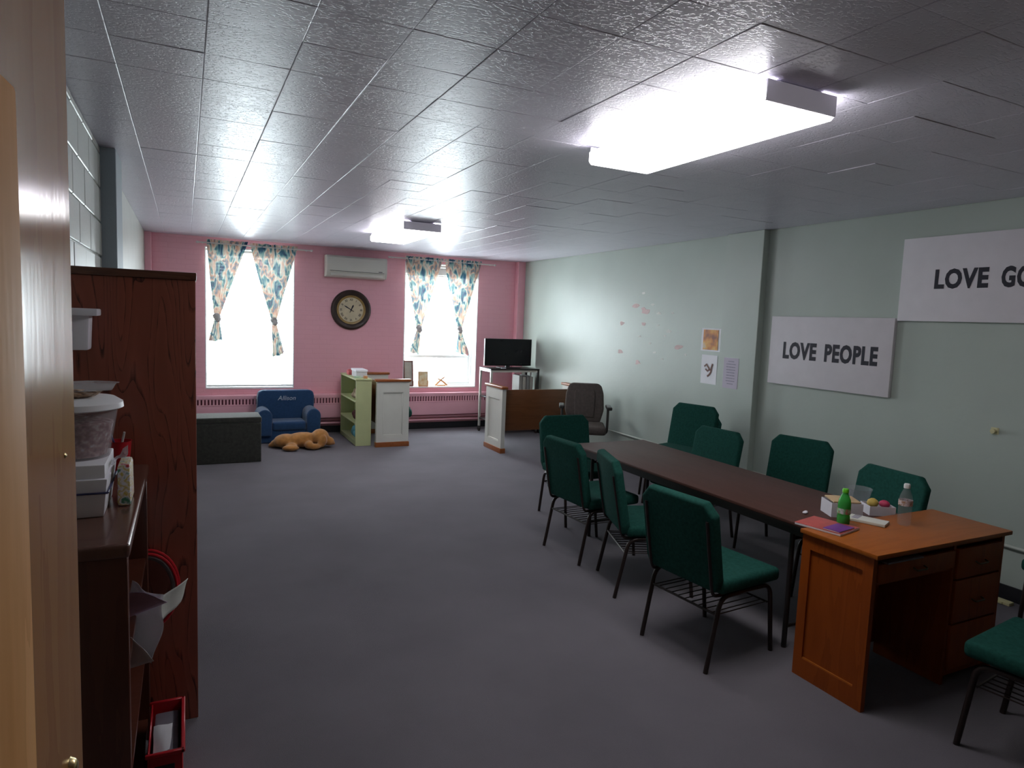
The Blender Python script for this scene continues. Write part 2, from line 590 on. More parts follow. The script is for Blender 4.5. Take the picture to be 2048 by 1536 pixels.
# concrete blocks of the left wall where they show, up to the pilaster
PY = 4.77
bw, bh = 0.406, 0.203
blk_mesh = {}
def block(y0, y1, z0, z1):
    key = (round(y1 - y0, 3), round(z1 - z0, 3))
    if key not in blk_mesh:
        b = newbm(); box(b, 0, 0.022, 0.005, (y1 - y0) - 0.005, 0.005, (z1 - z0) - 0.005, 0.004, 1)
        me = bpy.data.meshes.new('block'); b.to_mesh(me); b.free(); me.materials.append(MT['wall_pale']); blk_mesh[key] = me
    o = bpy.data.objects.new('block', blk_mesh[key]); COL.objects.link(o); o.location = (XL - 0.012 + random.uniform(-0.0015, 0.0015), y0, z0); o.parent = wall_left
r = 0; z = 0.0
while z < H - 0.01:
    zt = min(z + bh, H)
    y = 3.02 - (bw / 2 if r % 2 else 0)
    while y < PY - 0.01:
        ye = min(y + bw, PY)
        if ye - y > 0.03:
            block(y, ye, z, zt)
        y += bw
    z += bh; r += 1
# pilasters and corner chases
b = newbm(); box(b, XL, -0.372, PY, PY + 0.42, 0, H, 0.004, 1); struct('trim_2', b, MT['block_shaded'])
b = newbm(); box(b, 4.885, XR, 4.66, 5.14, 0, H, 0.004, 1); struct('trim_3', b, MT['wall_green'])
b = newbm(); box(b, XL, -0.385, YB - 0.09, YB, 0, H, 0.004, 1); struct('trim_4', b, MT['pink_flat'])
b = newbm(); box(b, 4.83, XR, YB - 0.11, YB, 0, H, 0.004, 1); struct('trim_5', b, MT['pink_flat'])
b = newbm(); box(b, XL, XR - 0.001, YB - 0.012, YB, 0, 0.10, 0.003, 1); struct('baseboard_back', b, MT['trim_black'])
b = newbm(); box(b, XR - 0.010, XR, YF, 4.66, 0, 0.10, 0.003, 1); box(b, XR - 0.010, XR, 5.14, YB - 0.012, 0, 0.10, 0.003, 1); struct('baseboard_right', b, MT['trim_black'])
b = newbm(); box(b, XL, XL + 0.012, PY + 0.43, YB - 0.012, 0, 0.10, 0.003, 1); struct('baseboard_left', b, MT['trim_black'])

# windows: frame, two sashes, panes, sill
for wi, (x0, x1, z0, z1) in enumerate(WIN):
    e = bpy.data.objects.new('window_%d' % (wi + 1), None); COL.objects.link(e); e.location = ((x0 + x1) / 2, YB + 0.15, z0); e['kind'] = 'structure'
    yw = YB + 0.17
    b = newbm()
    box(b, x0, x0 + 0.045, yw, yw + 0.1, z0, z1); box(b, x1 - 0.045, x1, yw, yw + 0.1, z0, z1)
    box(b, x0 + 0.045, x1 - 0.045, yw, yw + 0.1, z1 - 0.045, z1); box(b, x0 + 0.045, x1 - 0.045, yw, yw + 0.1, z0, z0 + 0.05)
    part('window_frame', b, MT['window_white'], e)
    zm = 1.12
    for (za, zb, yy) in ((z0 + 0.05, zm + 0.02, yw + 0.02), (zm - 0.02, z1 - 0.045, yw + 0.055)):
        b = newbm()
        xa, xb = x0 + 0.045, x1 - 0.045
        box(b, xa, xa + 0.04, yy, yy + 0.03, za, zb); box(b, xb - 0.04, xb, yy, yy + 0.03, za, zb)
        box(b, xa + 0.04, xb - 0.04, yy, yy + 0.03, zb - 0.04, zb); box(b, xa + 0.04, xb - 0.04, yy, yy + 0.03, za, za + 0.045)
        s = part('sash', b, MT['window_white'], e)
        b = newbm(); box(b, xa + 0.04, xb - 0.04, yy + 0.012, yy + 0.018, za + 0.045, zb - 0.04)
        part('pane', b, MT['glass'], s, smooth=None)
    b = newbm(); box(b, x0 + 0.002, x1 - 0.002, YB - 0.015, yw, z0, z0 + 0.022, 0.006)
    part('window_sill', b, MT['window_white'] if wi == 0 else MT['white_paint'], e)
    b = newbm()   # plastered white reveal
    box(b, x0, x0 + 0.012, YB + 0.002, yw, z0 + 0.022, z1); box(b, x1 - 0.012, x1, YB + 0.002, yw, z0 + 0.022, z1); box(b, x0 + 0.012, x1 - 0.012, YB + 0.002, yw, z1 - 0.012, z1)
    part('window_reveal', b, MT['window_white'], e)
# chips of torn paint on the right wall
MT['chip_pink'] = mat('torn_paint_pink', (0.66, 0.50, 0.48), 0.7, 0.1, 60)
MT['chip_white'] = mat('torn_paint_white', (0.70, 0.71, 0.66), 0.7, 0.1, 60)
chips = [(6.68, 1.97, 1.6, 0), (6.506, 1.916, 1.9, 0), (6.359, 1.987, .8, 1), (6.239, 1.889, 1.1, 1), (6.962, 1.756, 1.2, 0), (6.52, 1.76, 1.1, 0), (6.244, 1.749, .7, 1), (6.04, 1.685, 1.1, 1),
         (6.106, 1.631, .5, 1), (6.585, 1.607, .8, 1), (6.961, 1.401, 1.3, 0), (6.373, 1.532, .7, 1), (5.86, 1.518, 1.6, 0), (6.269, 1.431, .8, 1), (6.585, 1.289, 1.2, 0), (6.125, 1.364, .6, 1), (5.99, 1.896, .6, 1), (5.728, 1.437, .5, 1), (6.546, 2.132, .8, 1)]
for (y, z, s, k) in chips:
    n = 9
    poly = []
    for q in range(n):
        rr = 0.030 * s * random.uniform(0.45, 1.15)
        poly.append((rr * 1.7 * math.cos(2 * PI * q / n), rr * 0.8 * math.sin(2 * PI * q / n)))
    b = newbm()
    prism(b, poly, 0.0015, Matrix.Translation((XR, y, z)) @ Matrix.Rotation(-PI / 2, 4, 'Y') @ Matrix.Rotation(PI / 2, 4, 'Z'))
    part('paint_chip', b, MT['chip_white' if k else 'chip_pink'], wall_right, smooth=None)

# ------------------------------------------------------------------ ceiling lamps (fluorescent wraparounds)
MT['lens'] = mat('lamp_lens', (0.95, 0.95, 0.97), 0.4, 0.01, 5, emit=LAMP_STRENGTH, emcol=(1.0, 0.985, 1.0))
MT['lamp_metal'] = mat('lamp_metal', (0.74, 0.72, 0.80), 0.45, 0.04, 5)

MT['lamp_end'] = mat('lamp_end_glow', (0.74, 0.72, 0.80), 0.45, 0.04, 5, emit=0.11, emcol=(0.9, 0.86, 1.0))  # faint emission added so the grey end caps look lighter
def lamp(x0, x1, y0, y1, label):
    e = thing('ceiling_lamp', ((x0 + x1) / 2, (y0 + y1) / 2, H - 0.1), label, 'ceiling lamp', 'fluorescent ceiling lamps')
    cx = (x0 + x1) / 2
    b = newbm(); box(b, cx - 0.13, cx + 0.13, y0 + 0.01, y1 - 0.01, H - 0.055, H - 0.003, 0.004); part('housing', b, MT['lamp_metal'], e)
    # lens: wraps the sides and the underside
    prof = [(x0 + 0.012, H - 0.028), (x0, H - 0.04), (x0, H - 0.085), (x0 + 0.014, H - 0.1), (x1 - 0.014, H - 0.1), (x1, H - 0.085), (x1, H - 0.04), (x1 - 0.012, H - 0.028),
            (cx + 0.135, H - 0.036), (cx + 0.135, H - 0.06), (cx - 0.135, H - 0.06), (cx - 0.135, H - 0.036)]
    b = newbm()
    prism(b, [(p[0], p[1]) for p in prof], (y1 - y0) - 0.024, Matrix.Translation((0, y1 - 0.012, 0)) @ Matrix.Rotation(PI / 2, 4, 'X'))
    part('lens', b, MT['lens'], e)
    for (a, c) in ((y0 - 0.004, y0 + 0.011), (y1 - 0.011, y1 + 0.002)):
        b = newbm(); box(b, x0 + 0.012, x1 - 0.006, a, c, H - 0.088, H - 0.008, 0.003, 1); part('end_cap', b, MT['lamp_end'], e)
    return e
lamp(1.925, 2.32, 1.89, 3.09, 'large bright fluorescent ceiling lamp nearest the table and signs')
lamp(1.92, 2.33, 6.45, 7.72, 'smaller-looking fluorescent ceiling lamp near the pink wall with windows')
# added fill lamp, unseen behind the doorway, to brighten the door moulding
e = thing('hallway_fill_lamp', (0.45, -0.95, H - 0.09), 'added unseen round fill lamp in the hallway behind the doorway', 'ceiling lamp')
MT['hall_fill'] = mat('hallway_fill_glass', (0.95, 0.9, 0.8), 0.4, 0.01, 5, emit=HALL_FILL_STRENGTH, emcol=(1.0, 0.88, 0.72))
b = newbm(); lathe(b, [(0, H - 0.085), (0.09, H - 0.08), (0.15, H - 0.05), (0.16, H - 0.03), (0, H - 0.03)], (0.45, -0.95, 0)); part('glass_bowl', b, MT['hall_fill'], e)
b = newbm(); lathe(b, [(0, H - 0.03), (0.17, H - 0.03), (0.17, H - 0.005), (0, H - 0.005)], (0.45, -0.95, 0)); part('base_plate', b, MT['lamp_metal'], e)

# ------------------------------------------------------------------ open door with long glass light
MT['door_wood'] = wood('door_varnish', (0.46, 0.215, 0.068), (0.39, 0.175, 0.052), 0.14, 1.0, 'Z', 0.0, 0.35, spec=0.12, bump=0.025)
MT['brass'] = mat('brass', (0.75, 0.60, 0.30), 0.25, 0.05, 20, metal=1.0)
MT['chrome'] = mat('chrome', (0.75, 0.75, 0.74), 0.2, 0.03, 20, metal=1.0)
DA = math.radians(4.0)   # the leaf stands 4 degrees past square
e = bpy.data.objects.new('door_1', None); COL.objects.link(e); e['kind'] = 'structure'
e.location = (-0.103 - 0.8 * math.sin(DA), 0.80 - 0.8 * math.cos(DA), 0); e.rotation_euler = (0, 0, -DA)
dxa, dxb, dya, dyb = -0.042, 0.0, 0.0, 0.80
ly0, ly1, lz0, lz1 = 0.20, 0.485, 0.95, 1.83
b = newbm()
box(b, dxa, dxb, dya, ly0, 0.008, 2.12); box(b, dxa, dxb, ly1, dyb, 0.008, 2.12)
box(b, dxa, dxb, ly0, ly1, lz1, 2.12); box(b, dxa, dxb, ly0, ly1, 0.008, lz0)
part('door_leaf', b, MT['door_wood'], e, world=False)
b = newbm()
for (a, c, za, zb) in ((ly1, ly1 + 0.10, lz0 - 0.045, lz1 + 0.065), (ly0 - 0.045, ly0, lz0 - 0.045, lz1 + 0.065), (ly0, ly1, lz1, lz1 + 0.065), (ly0, ly1, lz0 - 0.045, lz0)):
    box(b, dxb - 0.002, dxb + 0.014, a, c, za, zb, 0.004)
part('light_moulding', b, MT['maple'], e, label='light maple moulding around the door glass', world=False)
b = newbm(); box(b, -0.024, -0.018, ly0, ly1, lz0, lz1); part('pane', b, MT['glass'], e, smooth=None, world=False)
b = newbm(); lathe(b, [(0, 0.007), (0.006, 0.0065), (0.009, 0.004), (0.011, 0.0), (0, 0.0)], (dxb, 0.745, 1.285), 16, 'X'); part('latch_knob', b, MT['brass'], e, world=False)
b = newbm(); ball(b, (dxb, 0.757, 1.60), (0.002, 0.003, 0.003), 1); part('screw', b, MT['brass'], e, world=False)

# ------------------------------------------------------------------ right wall: pipe, signs, papers, knob
MT['pipe'] = mat('painted_pipe', (0.50, 0.54, 0.48), 0.4, 0.04, 10)
b = newbm(); tube(b, [(XR - 0.025, 0.4, 0.37), (XR - 0.025, 4.62, 0.37), (4.868, 4.66, 0.37), (4.868, 5.14, 0.37), (XR - 0.025, 5.18, 0.37), (XR - 0.025, 9.66, 0.37)], 0.011, 8)
solo('wall_pipe', b, MT['pipe'], 'thin painted pipe running low along the green wall', 'pipe')
MT['sign'] = mat('sign_board', (0.72, 0.69, 0.72), 0.75, 0.03, 8)
MT['sign_ink'] = mat('sign_ink', (0.012, 0.010, 0.022), 0.6, 0.05, 30)

def sign(y0, y1, z0, z1, words, tz0, tz1, label):
    e = thing('wall_sign', (XR - 0.02, (y0 + y1) / 2, z0), label, 'sign', 'white boards with black lettering')
    b = newbm(); box(b, XR - 0.036, XR - 0.002, y0, y1, z0, z1, 0.004); part('board', b, MT['sign'], e)
    for (wd, ty0, ty1) in words:
        word(e, wd, ty0, ty1, tz0, tz1)
def word(e, txt, ty0, ty1, tz0, tz1):
    t = text_bm(txt, 0.2, 0.002, 0.0085, 1.0, 'LEFT', 1.10)
    lo = [min(v.co[i] for v in t.verts) for i in (0, 1)]; hi = [max(v.co[i] for v in t.verts) for i in (0, 1)]
    sx, sy = (ty0 - ty1) / (hi[0] - lo[0]), (tz1 - tz0) / (hi[1] - lo[1])
    bmesh.ops.translate(t, vec=(-lo[0], -lo[1], 0), verts=t.verts)
    m = Matrix(((0, 0, -1, XR - 0.037), (-sx, 0, 0, ty0), (0, sy, 0, tz0), (0, 0, 0, 1)))
    bmesh.ops.transform(t, matrix=m, verts=t.verts)
    part('lettering', t, MT['sign_ink'], e, smooth=None, label='black capital letters')
sign(2.09, 3.31, 1.857, 2.475, (('LOVE', 3.05, 2.685), ('GOD', 2.605, 2.32)), 2.092, 2.236, 'white board lettered LOVE GOD, high on the green wall at right')
sign(3.325, 4.53, 1.256, 1.877, (('LOVE', 4.372, 4.015), ('PEOPLE', 3.93, 3.44)), 1.492, 1.648, 'white board lettered LOVE PEOPLE, hung lower beside the wall column')

def paper_mat(name, stops, scale=6, distort=0.0, voro=False):
    m, nt, N, L, P = base_mat(name)
    tc = N.new('ShaderNodeTexCoord')
    t = N.new('ShaderNodeTexVoronoi') if voro else N.new('ShaderNodeTexNoise')
    t.inputs['Scale'].default_value = scale
    L.new(tc.outputs['Object'], t.inputs[0])
    cr = N.new('ShaderNodeValToRGB')
    el = cr.color_ramp.elements
    el[0].position, el[0].color = stops[0][0], list(stops[0][1]) + [1]
    el[1].position, el[1].color = stops[-1][0], list(stops[-1][1]) + [1]
    for p, c in stops[1:-1]:
        x = el.new(p); x.color = list(c) + [1]
    L.new(t.outputs['Distance' if voro else 'Fac'], cr.inputs[0])
    L.new(cr.outputs[0], P.inputs['Base Color'])
    P.inputs['Roughness'].default_value = 0.5
    return m
MT['paper'] = mat('white_paper', (0.84, 0.84, 0.88), 0.6, 0.02, 8)
MT['paper_lilac'] = mat('lilac_paper', (0.55, 0.50, 0.60), 0.6, 0.02, 8)
MT['pic_orange'] = paper_mat('orange_print', [(0.3, (0.22, 0.05, 0.01)), (0.45, (0.60, 0.20, 0.02)), (0.55, (0.75, 0.38, 0.05)), (0.68, (0.65, 0.5, 0.35))], 9)
MT['ink_brown'] = mat('brown_ink', (0.17, 0.07, 0.05), 0.6, 0.3, 40)
MT['ink_grey'] = mat('grey_ink', (0.30, 0.28, 0.36), 0.6, 0.2, 40)

def wall_paper(y0, y1, z0, z1, label, inner):
    e = thing('wall_paper_sheet', (XR - 0.003, (y0 + y1) / 2, z0), label, 'paper sheet', 'papers taped to the green wall')
    b = newbm(); sheet(b, [(XR - 0.003, y1, z0), (XR - 0.003, y0, z0), (XR - 0.003, y0, z1), (XR - 0.003, y1, z1)], -0.0012, 4, 0.0008, int(y0 * 100)); part('sheet', b, MT['paper'], e)
    inner(e)
def pic1(e):
    b = newbm(); box(b, XR - 0.0075, XR - 0.0055, 5.243, 5.462, 1.515, 1.725); part('print', b, MT['pic_orange'], e, label='orange and brown picture')
def pic2(e):
    b = newbm()
    X = XR - 0.0065
    for pts in ([(5.42, 1.335), (5.39, 1.36), (5.36, 1.33), (5.33, 1.30)], [(5.30, 1.37), (5.315, 1.33), (5.32, 1.28), (5.345, 1.25), (5.37, 1.235)], [(5.40, 1.31), (5.37, 1.29), (5.34, 1.31), (5.31, 1.30)]):
        tube(b, [(X, y, z) for y, z in pts], 0.010, 6, sq=1.0)
    bmesh.ops.scale(b, vec=(0.1, 1, 1), space=Matrix.Translation((-X, 0, 0)), verts=b.verts)
    part('drawing', b, MT['ink_brown'], e)
def pic3(e):
    b = newbm()
    for k in range(9):
        z = 1.425 - k * 0.028; wd = 0.055 if k in (0, 8) else random.uniform(0.06, 0.075)
        box(b, XR - 0.0068, XR - 0.0055, 5.013 - wd, 5.013 + wd, z, z + 0.008)
    part('text_lines', b, MT['ink_grey'], e)
wall_paper(5.213, 5.494, 1.50, 1.74, 'small orange picture taped above another sheet on the green wall', pic1)
wall_paper(5.237, 5.47, 1.155, 1.46, 'crinkled white sheet with brown drawing below the orange picture', pic2)
# the text sheet hangs on the pilaster's face
e = thing('wall_paper_sheet', (4.883, 4.99, 1.15), 'pale lilac sheet of text on the wall column', 'paper sheet', 'papers taped to the green wall')
b = newbm(); box(b, 4.8825, 4.8840, 4.865, 5.065, 1.15, 1.455); part('sheet', b, MT['paper_lilac'], e)
b = newbm()
for k in range(9):
    z = 1.415 - k * 0.028; wd = 0.04 if k in (0, 8) else random.uniform(0.05, 0.065)
    box(b, 4.8815, 4.8825, 4.965 - wd, 4.965 + wd, z, z + 0.009)
part('text_lines', b, MT['ink_grey'], e)
MT['cream'] = mat('cream_plastic', (0.62, 0.58, 0.33), 0.4, 0.05, 20)
e = thing('wall_fixture', (XR - 0.02, 2.56, 1.10), 'small cream fixture on the green wall below the signs', 'fixture')
b = newbm(); lathe(b, [(0, 0), (0.020, 0), (0.020, 0.004), (0.012, 0.007), (0.011, 0.016), (0.018, 0.022), (0.016, 0.032), (0, 0.034)], (0, 0, 0), 16); bmesh.ops.transform(b, matrix=Matrix.Translation((XR - 0.001, 2.56, 1.122)) @ Matrix.Rotation(-PI / 2, 4, 'Y'), verts=b.verts); part('knob', b, MT['cream'], e)
b = newbm(); box(b, XR - 0.004, XR - 0.0005, 2.535, 2.585, 1.10, 1.145, 0.001, 1); part('plate', b, MT['cream'], e)
b = newbm(); box(b, 4.84, 4.90, 2.30, 2.42, 0.0, 0.022, 0.006); box(b, 4.83, 4.845, 2.34, 2.38, 0.004, 0.016, 0.003)
solo('power_adapter', b, MT['cream'], 'small cream plug adapter lying on the carpet by the wall', 'adapter')

# ------------------------------------------------------------------ baseboard heater along the back wall
e = thing('baseboard_heater', (2.2, YB - 0.06, 0.13), 'long pink baseboard heater with slotted grille under the windows', 'heater')
hx0, hx1, hy = XL + 0.10, 4.80, YB - 0.115
b = newbm()
box(b, hx0, hx1, hy, YB - 0.004, 0.52, 0.575, 0.006); box(b, hx0, hx1, hy, hy + 0.015, 0.235, 0.44, 0.004); box(b, hx0, hx1, hy + 0.05, YB - 0.004, 0.235, 0.52)
box(b, hx0, hx0 + 0.02, hy, YB - 0.004, 0.235, 0.575); box(b, hx1 - 0.02, hx1, hy, YB - 0.004, 0.235, 0.575)
box(b, hx0, hx1, hy - 0.006, hy + 0.016, 0.43, 0.448, 0.004)
part('cover', b, MT['heater_pink'], e)
b = newbm(); box(b, hx0 + 0.02, hx1 - 0.02, hy + 0.03, hy + 0.05, 0.446, 0.52); part('grille_back', b, MT['heater_dark'], e)
fin_me = None
x = hx0 + 0.05
while x < hx1 - 0.04:
    if fin_me is None:
        b = newbm(); box(b, -0.011, 0.011, 0.004, 0.03, 0.449, 0.519)
        bmesh.ops.translate(b, vec=(0, 0, -0.13), verts=b.verts)
        f = mesh_obj('grille_fin', b, MT['heater_pink']); fin_me = f.data
    else:
        f = bpy.data.objects.new('grille_fin', fin_me); COL.objects.link(f)
    f.parent = e; f.location = (x - 2.2, hy - (YB - 0.06), 0)
    x += 0.043
for k in range(2):
    b = newbm(); tube(b, [(hx0, YB - 0.045, 0.145 + 0.055 * k), (hx1, YB - 0.045, 0.145 + 0.055 * k)], 0.018, 10); part('feed_pipe', b, MT['heater_pink'], e)

# ------------------------------------------------------------------ blinds
def blind(x0, x1, ztop, zbot, stack, label):
    y = YB + 0.035
    e = thing('window_blind', ((x0 + x1) / 2, y, zbot), label, 'blind', 'white window blinds')
    b = newbm(); box(b, x0, x1, y - 0.02, y + 0.025, ztop - 0.035, ztop, 0.003, 1); part('headrail', b, MT['blind'], e)
    z0 = zbot + 0.03
    pitch = 0.043
    zs = []
    if stack:
        zs = [z0 + 0.0042 * k for k in range(26)]
    z = 99 if stack else z0 + pitch * 0.8
    while z < ztop - 0.05:
        zs.append(z); z += pitch
    b = newbm(); box(b, x0, x1, -0.025, 0.025, -0.0012, 0.0012, mtx=Matrix.Translation((0, 0, 0)) )
    bmesh.ops.translate(b, vec=(-(x0 + x1) / 2, 0, 0), verts=b.verts)
    bmesh.ops.transform(b, matrix=Matrix.Rotation(math.radians(-10), 4, 'X'), verts=b.verts)
    me = bpy.data.meshes.new('slat'); b.to_mesh(me); b.free(); me.materials.append(MT['blind'])
    flat = me.copy(); flat.transform(Matrix.Rotation(math.radians(10), 4, 'X'))
    for k, z in enumerate(zs):
        o = bpy.data.objects.new('slat', flat if (stack and k < 26) else me); COL.objects.link(o); o.parent = e; o.location = (0, 0, z - zbot)
    b = newbm(); box(b, x0, x1, y - 0.025, y + 0.025, zbot, zbot + 0.024, 0.006); part('bottom_rail', b, MT['blind'], e)
    for fx in (0.12, 0.5, 0.88):
        b = newbm(); xx = x0 + (x1 - x0) * fx; box(b, xx - 0.001, xx + 0.001, y - 0.028, y - 0.027, zbot + 0.02, ztop - 0.03); part('ladder_cord', b, MT['blind'], e)
blind(0.25, 1.364, 2.54, 0.685, False, 'white slatted blind lowered to the sill of the left window')
blind(2.99, 4.17, 2.54, 2.36, True, 'white slatted blind pulled up to the top of the right window')

# ------------------------------------------------------------------ curtains and rods
def curtain_mat():
    m, nt, N, L, P = base_mat('floral_curtain')
    N.remove(P)
    tc = N.new('ShaderNodeTexCoord')
    nz = N.new('ShaderNodeTexNoise'); nz.inputs['Scale'].default_value = 7; nz.inputs['Detail'].default_value = 2; nz.inputs['Distortion'].default_value = 0.7
    mp = N.new('ShaderNodeMapping'); mp.inputs['Scale'].default_value = (1.7, 0.6, 0.75)
    L.new(tc.outputs['Object'], mp.inputs[0]); L.new(mp.outputs[0], nz.inputs[0])
    cr = N.new('ShaderNodeValToRGB'); el = cr.color_ramp.elements
    st = [(0.28, (0.03, 0.05, 0.13)), (0.38, (0.06, 0.16, 0.22)), (0.44, (0.25, 0.42, 0.40)), (0.49, (0.75, 0.70, 0.60)), (0.56, (0.70, 0.42, 0.30)), (0.62, (0.16, 0.27, 0.32)), (0.70, (0.55, 0.30, 0.28))]
    el[0].position, el[0].color = st[0][0], list(st[0][1]) + [1]; el[1].position, el[1].color = st[-1][0], list(st[-1][1]) + [1]
    for p, c in st[1:-1]:
        x = el.new(p); x.color = list(c) + [1]
    L.new(nz.outputs['Fac'], cr.inputs[0])
    d = N.new('ShaderNodeBsdfDiffuse'); t = N.new('ShaderNodeBsdfTranslucent'); tr = N.new('ShaderNodeBsdfTransparent')
    L.new(cr.outputs[0], d.inputs[0]); L.new(cr.outputs[0], t.inputs[0])
    mx = N.new('ShaderNodeMixShader'); mx.inputs[0].default_value = 0.11
    L.new(d.outputs[0], mx.inputs[1]); L.new(t.outputs[0], mx.inputs[2])
    m2 = N.new('ShaderNodeMixShader'); m2.inputs[0].default_value = 0.012
    L.new(mx.outputs[0], m2.inputs[1]); L.new(tr.outputs[0], m2.inputs[2])
    L.new(m2.outputs[0], N['Material Output'].inputs[0])
    return m
MT['curtain'] = curtain_mat()
MT['rod'] = mat('curtain_rod_paint', (0.70, 0.68, 0.64), 0.35, 0.03, 10)
MT['knot'] = mat('knotted_cloth_lightened', (0.60, 0.57, 0.57), 0.9, 0.4, 25)  # paler than the drape cloth, light painted in so thick knots stay bright
YC = YB - 0.075

def curtain(tl, tr, knot, bl, br, label, seed):
    rnd = random.Random(seed)
    A, B, K, Cc, Dd = [at(p[0], p[1], 1, YC) for p in (tl, tr, knot, bl, br)]
    e = thing('curtain', (K.x, YC, min(Cc.z, Dd.z)), label, 'curtain', 'floral curtains tied in knots')
    n = 46
    ph = rnd.random() * 6
    b = newbm()
    def grid(rows):
        g = [[b.verts.new(p) for p in r] for r in rows]
        for i in range(len(g) - 1):
            for j in range(n):
                b.faces.new((g[i][j], g[i][j + 1], g[i + 1][j + 1], g[i + 1][j]))
    rows = []
    for i in range(25):
        t = i / 24
        zl = A.z + 0.035
        s = t ** 1.15
        ease = 1 - (1 - s) ** 1.0
        wl = A.x + (K.x - 0.035 - A.x) * ease + 0.04 * math.sin(PI * t) * (1 if A.x < K.x else -1) * 0
        wr = B.x + (K.x + 0.035 - B.x) * (ease ** 0.85)
        amp = 0.020 * (1 - 0.35 * t)
        r = []
        for j in range(n + 1):
            u = j / n
            zz = zl + (K.z - zl) * t + (0.012 * rnd.random() if i == 0 else 0)
            yy = YC + amp * math.sin(2 * PI * 7.5 * u + ph) * (0.4 if i == 1 else 1)
            r.append((wl + (wr - wl) * u, yy, zz))
        rows.append(r)
    grid(rows)
    part('drape', b, MT['curtain'], e, smooth='all')
    b = newbm()
    for (dx, dz, rx, rz, a) in ((0, 0.0, 0.050, 0.040, 0.4), (0.012, -0.035, 0.042, 0.045, -0.5), (-0.018, -0.012, 0.045, 0.030, 0.9)):
        ball(b, (K.x + dx, YC - 0.005, K.z + dz), (rx, 0.040, rz), 2, Matrix.Rotation(a, 4, 'Y'))
    part('knot', b, MT['knot'], e, smooth='all')
    b = newbm(); rows = []
    for i in range(13):
        t = i / 12
        wl = K.x - 0.03 + (Cc.x - K.x + 0.03) * t; wr = K.x + 0.03 + (Dd.x - K.x - 0.03) * t
        zl = K.z - 0.03 + (Cc.z - K.z + 0.03) * t; zr = K.z - 0.03 + (Dd.z - K.z + 0.03) * t
        amp = 0.018 + 0.012 * t
        rows.append([(wl + (wr - wl) * j / n, YC + amp * math.sin(2 * PI * 4.5 * j / n + ph), zl + (zr - zl) * j / n + (0.010 * math.sin(9 * j / n + ph) if i == 12 else 0)) for j in range(n + 1)])
    grid(rows)
    part('tail', b, MT['curtain'], e, smooth='all')
curtain((413, 484), (496, 492), (434, 632), (417, 682), (445, 681), 'floral curtain at far left of the left window, knotted highest', 1)
curtain((500, 492), (596, 499), (548, 640), (545, 715), (569, 706), 'floral curtain on the right half of the left window', 2)
curtain((811, 517), (886, 523), (838, 655), (819, 704), (837, 709), 'floral curtain on the left half of the right window', 3)
curtain((890, 523), (963, 529), (919, 657), (912, 706), (938, 712), 'floral curtain at far right of the right window beside the television', 4)
for (x0, x1, lab) in ((0.16, 1.58, 'pale curtain rod over the left window'), (2.72, 4.41, 'pale curtain rod over the right window')):
    e = thing('curtain_rod', ((x0 + x1) / 2, YC, 2.60), lab, 'curtain rod', 'curtain rods')
    b = newbm(); tube(b, [(x0, YC, 2.60), (x1, YC, 2.60)], 0.010, 10); part('rod', b, MT['rod'], e)
    for xx, s in ((x0, -1), (x1, 1)):
        b = newbm(); ball(b, (xx + s * 0.012, YC, 2.60), (0.022, 0.016, 0.016), 2); part('finial', b, MT['rod'], e)
    for xx in (x0 + 0.05, x1 - 0.05):
        b = newbm(); box(b, xx - 0.008, xx + 0.008, YC + 0.004, YB - 0.001, 2.59, 2.605); part('bracket', b, MT['rod'], e)

# ------------------------------------------------------------------ air conditioner and clock on the back wall
MT['ac'] = mat('ac_plastic', (0.62, 0.61, 0.54), 0.4, 0.03, 4)
MT['ac_dark'] = mat('ac_slot', (0.10, 0.10, 0.10), 0.6, 0.1, 10)
e = thing('air_conditioner', (2.21, YB - 0.1, 2.255), 'cream wall-mounted air conditioner between the two windows', 'air conditioner')
prof = [(YB - 0.001, 2.56), (YB - 0.15, 2.56), (YB - 0.195, 2.53), (YB - 0.20, 2.345), (YB - 0.165, 2.265), (YB - 0.001, 2.255)]
b = newbm(); prism(b, prof, 0.83, Matrix(((0, 0, 1, 1.80), (1, 0, 0, 0), (0, 1, 0, 0), (0, 0, 0, 1))), 0.006); part('body', b, MT['ac'], e)
for xx in (1.783, 2.627):
    b = newbm(); prism(b, [(p[0] - 0.004 if p[0] < YB - 0.05 else p[0], p[1]) for p in prof], 0.018, Matrix(((0, 0, 1, xx), (1, 0, 0, 0), (0, 1, 0, 0), (0, 0, 0, 1))), 0.004); part('side_panel', b, MT['ac'], e)
b = newbm(); box(b, 1.83, 2.60, YB - 0.205, YB - 0.19, 2.338, 2.343); part('panel_seam', b, MT['ac_dark'], e)
b = newbm(); box(b, 1.84, 2.59, -0.002, 0.004, -0.03, 0.03, 0.002, 1, Matrix.Translation((0, YB - 0.186, 2.303)) @ Matrix.Rotation(math.radians(-23), 4, 'X')); part('louver', b, MT['ac'], e)
b = newbm(); box(b, 2.52, 2.575, YB - 0.2005, YB - 0.1985, 2.352, 2.362); part('badge', b, MT['ac_dark'], e)

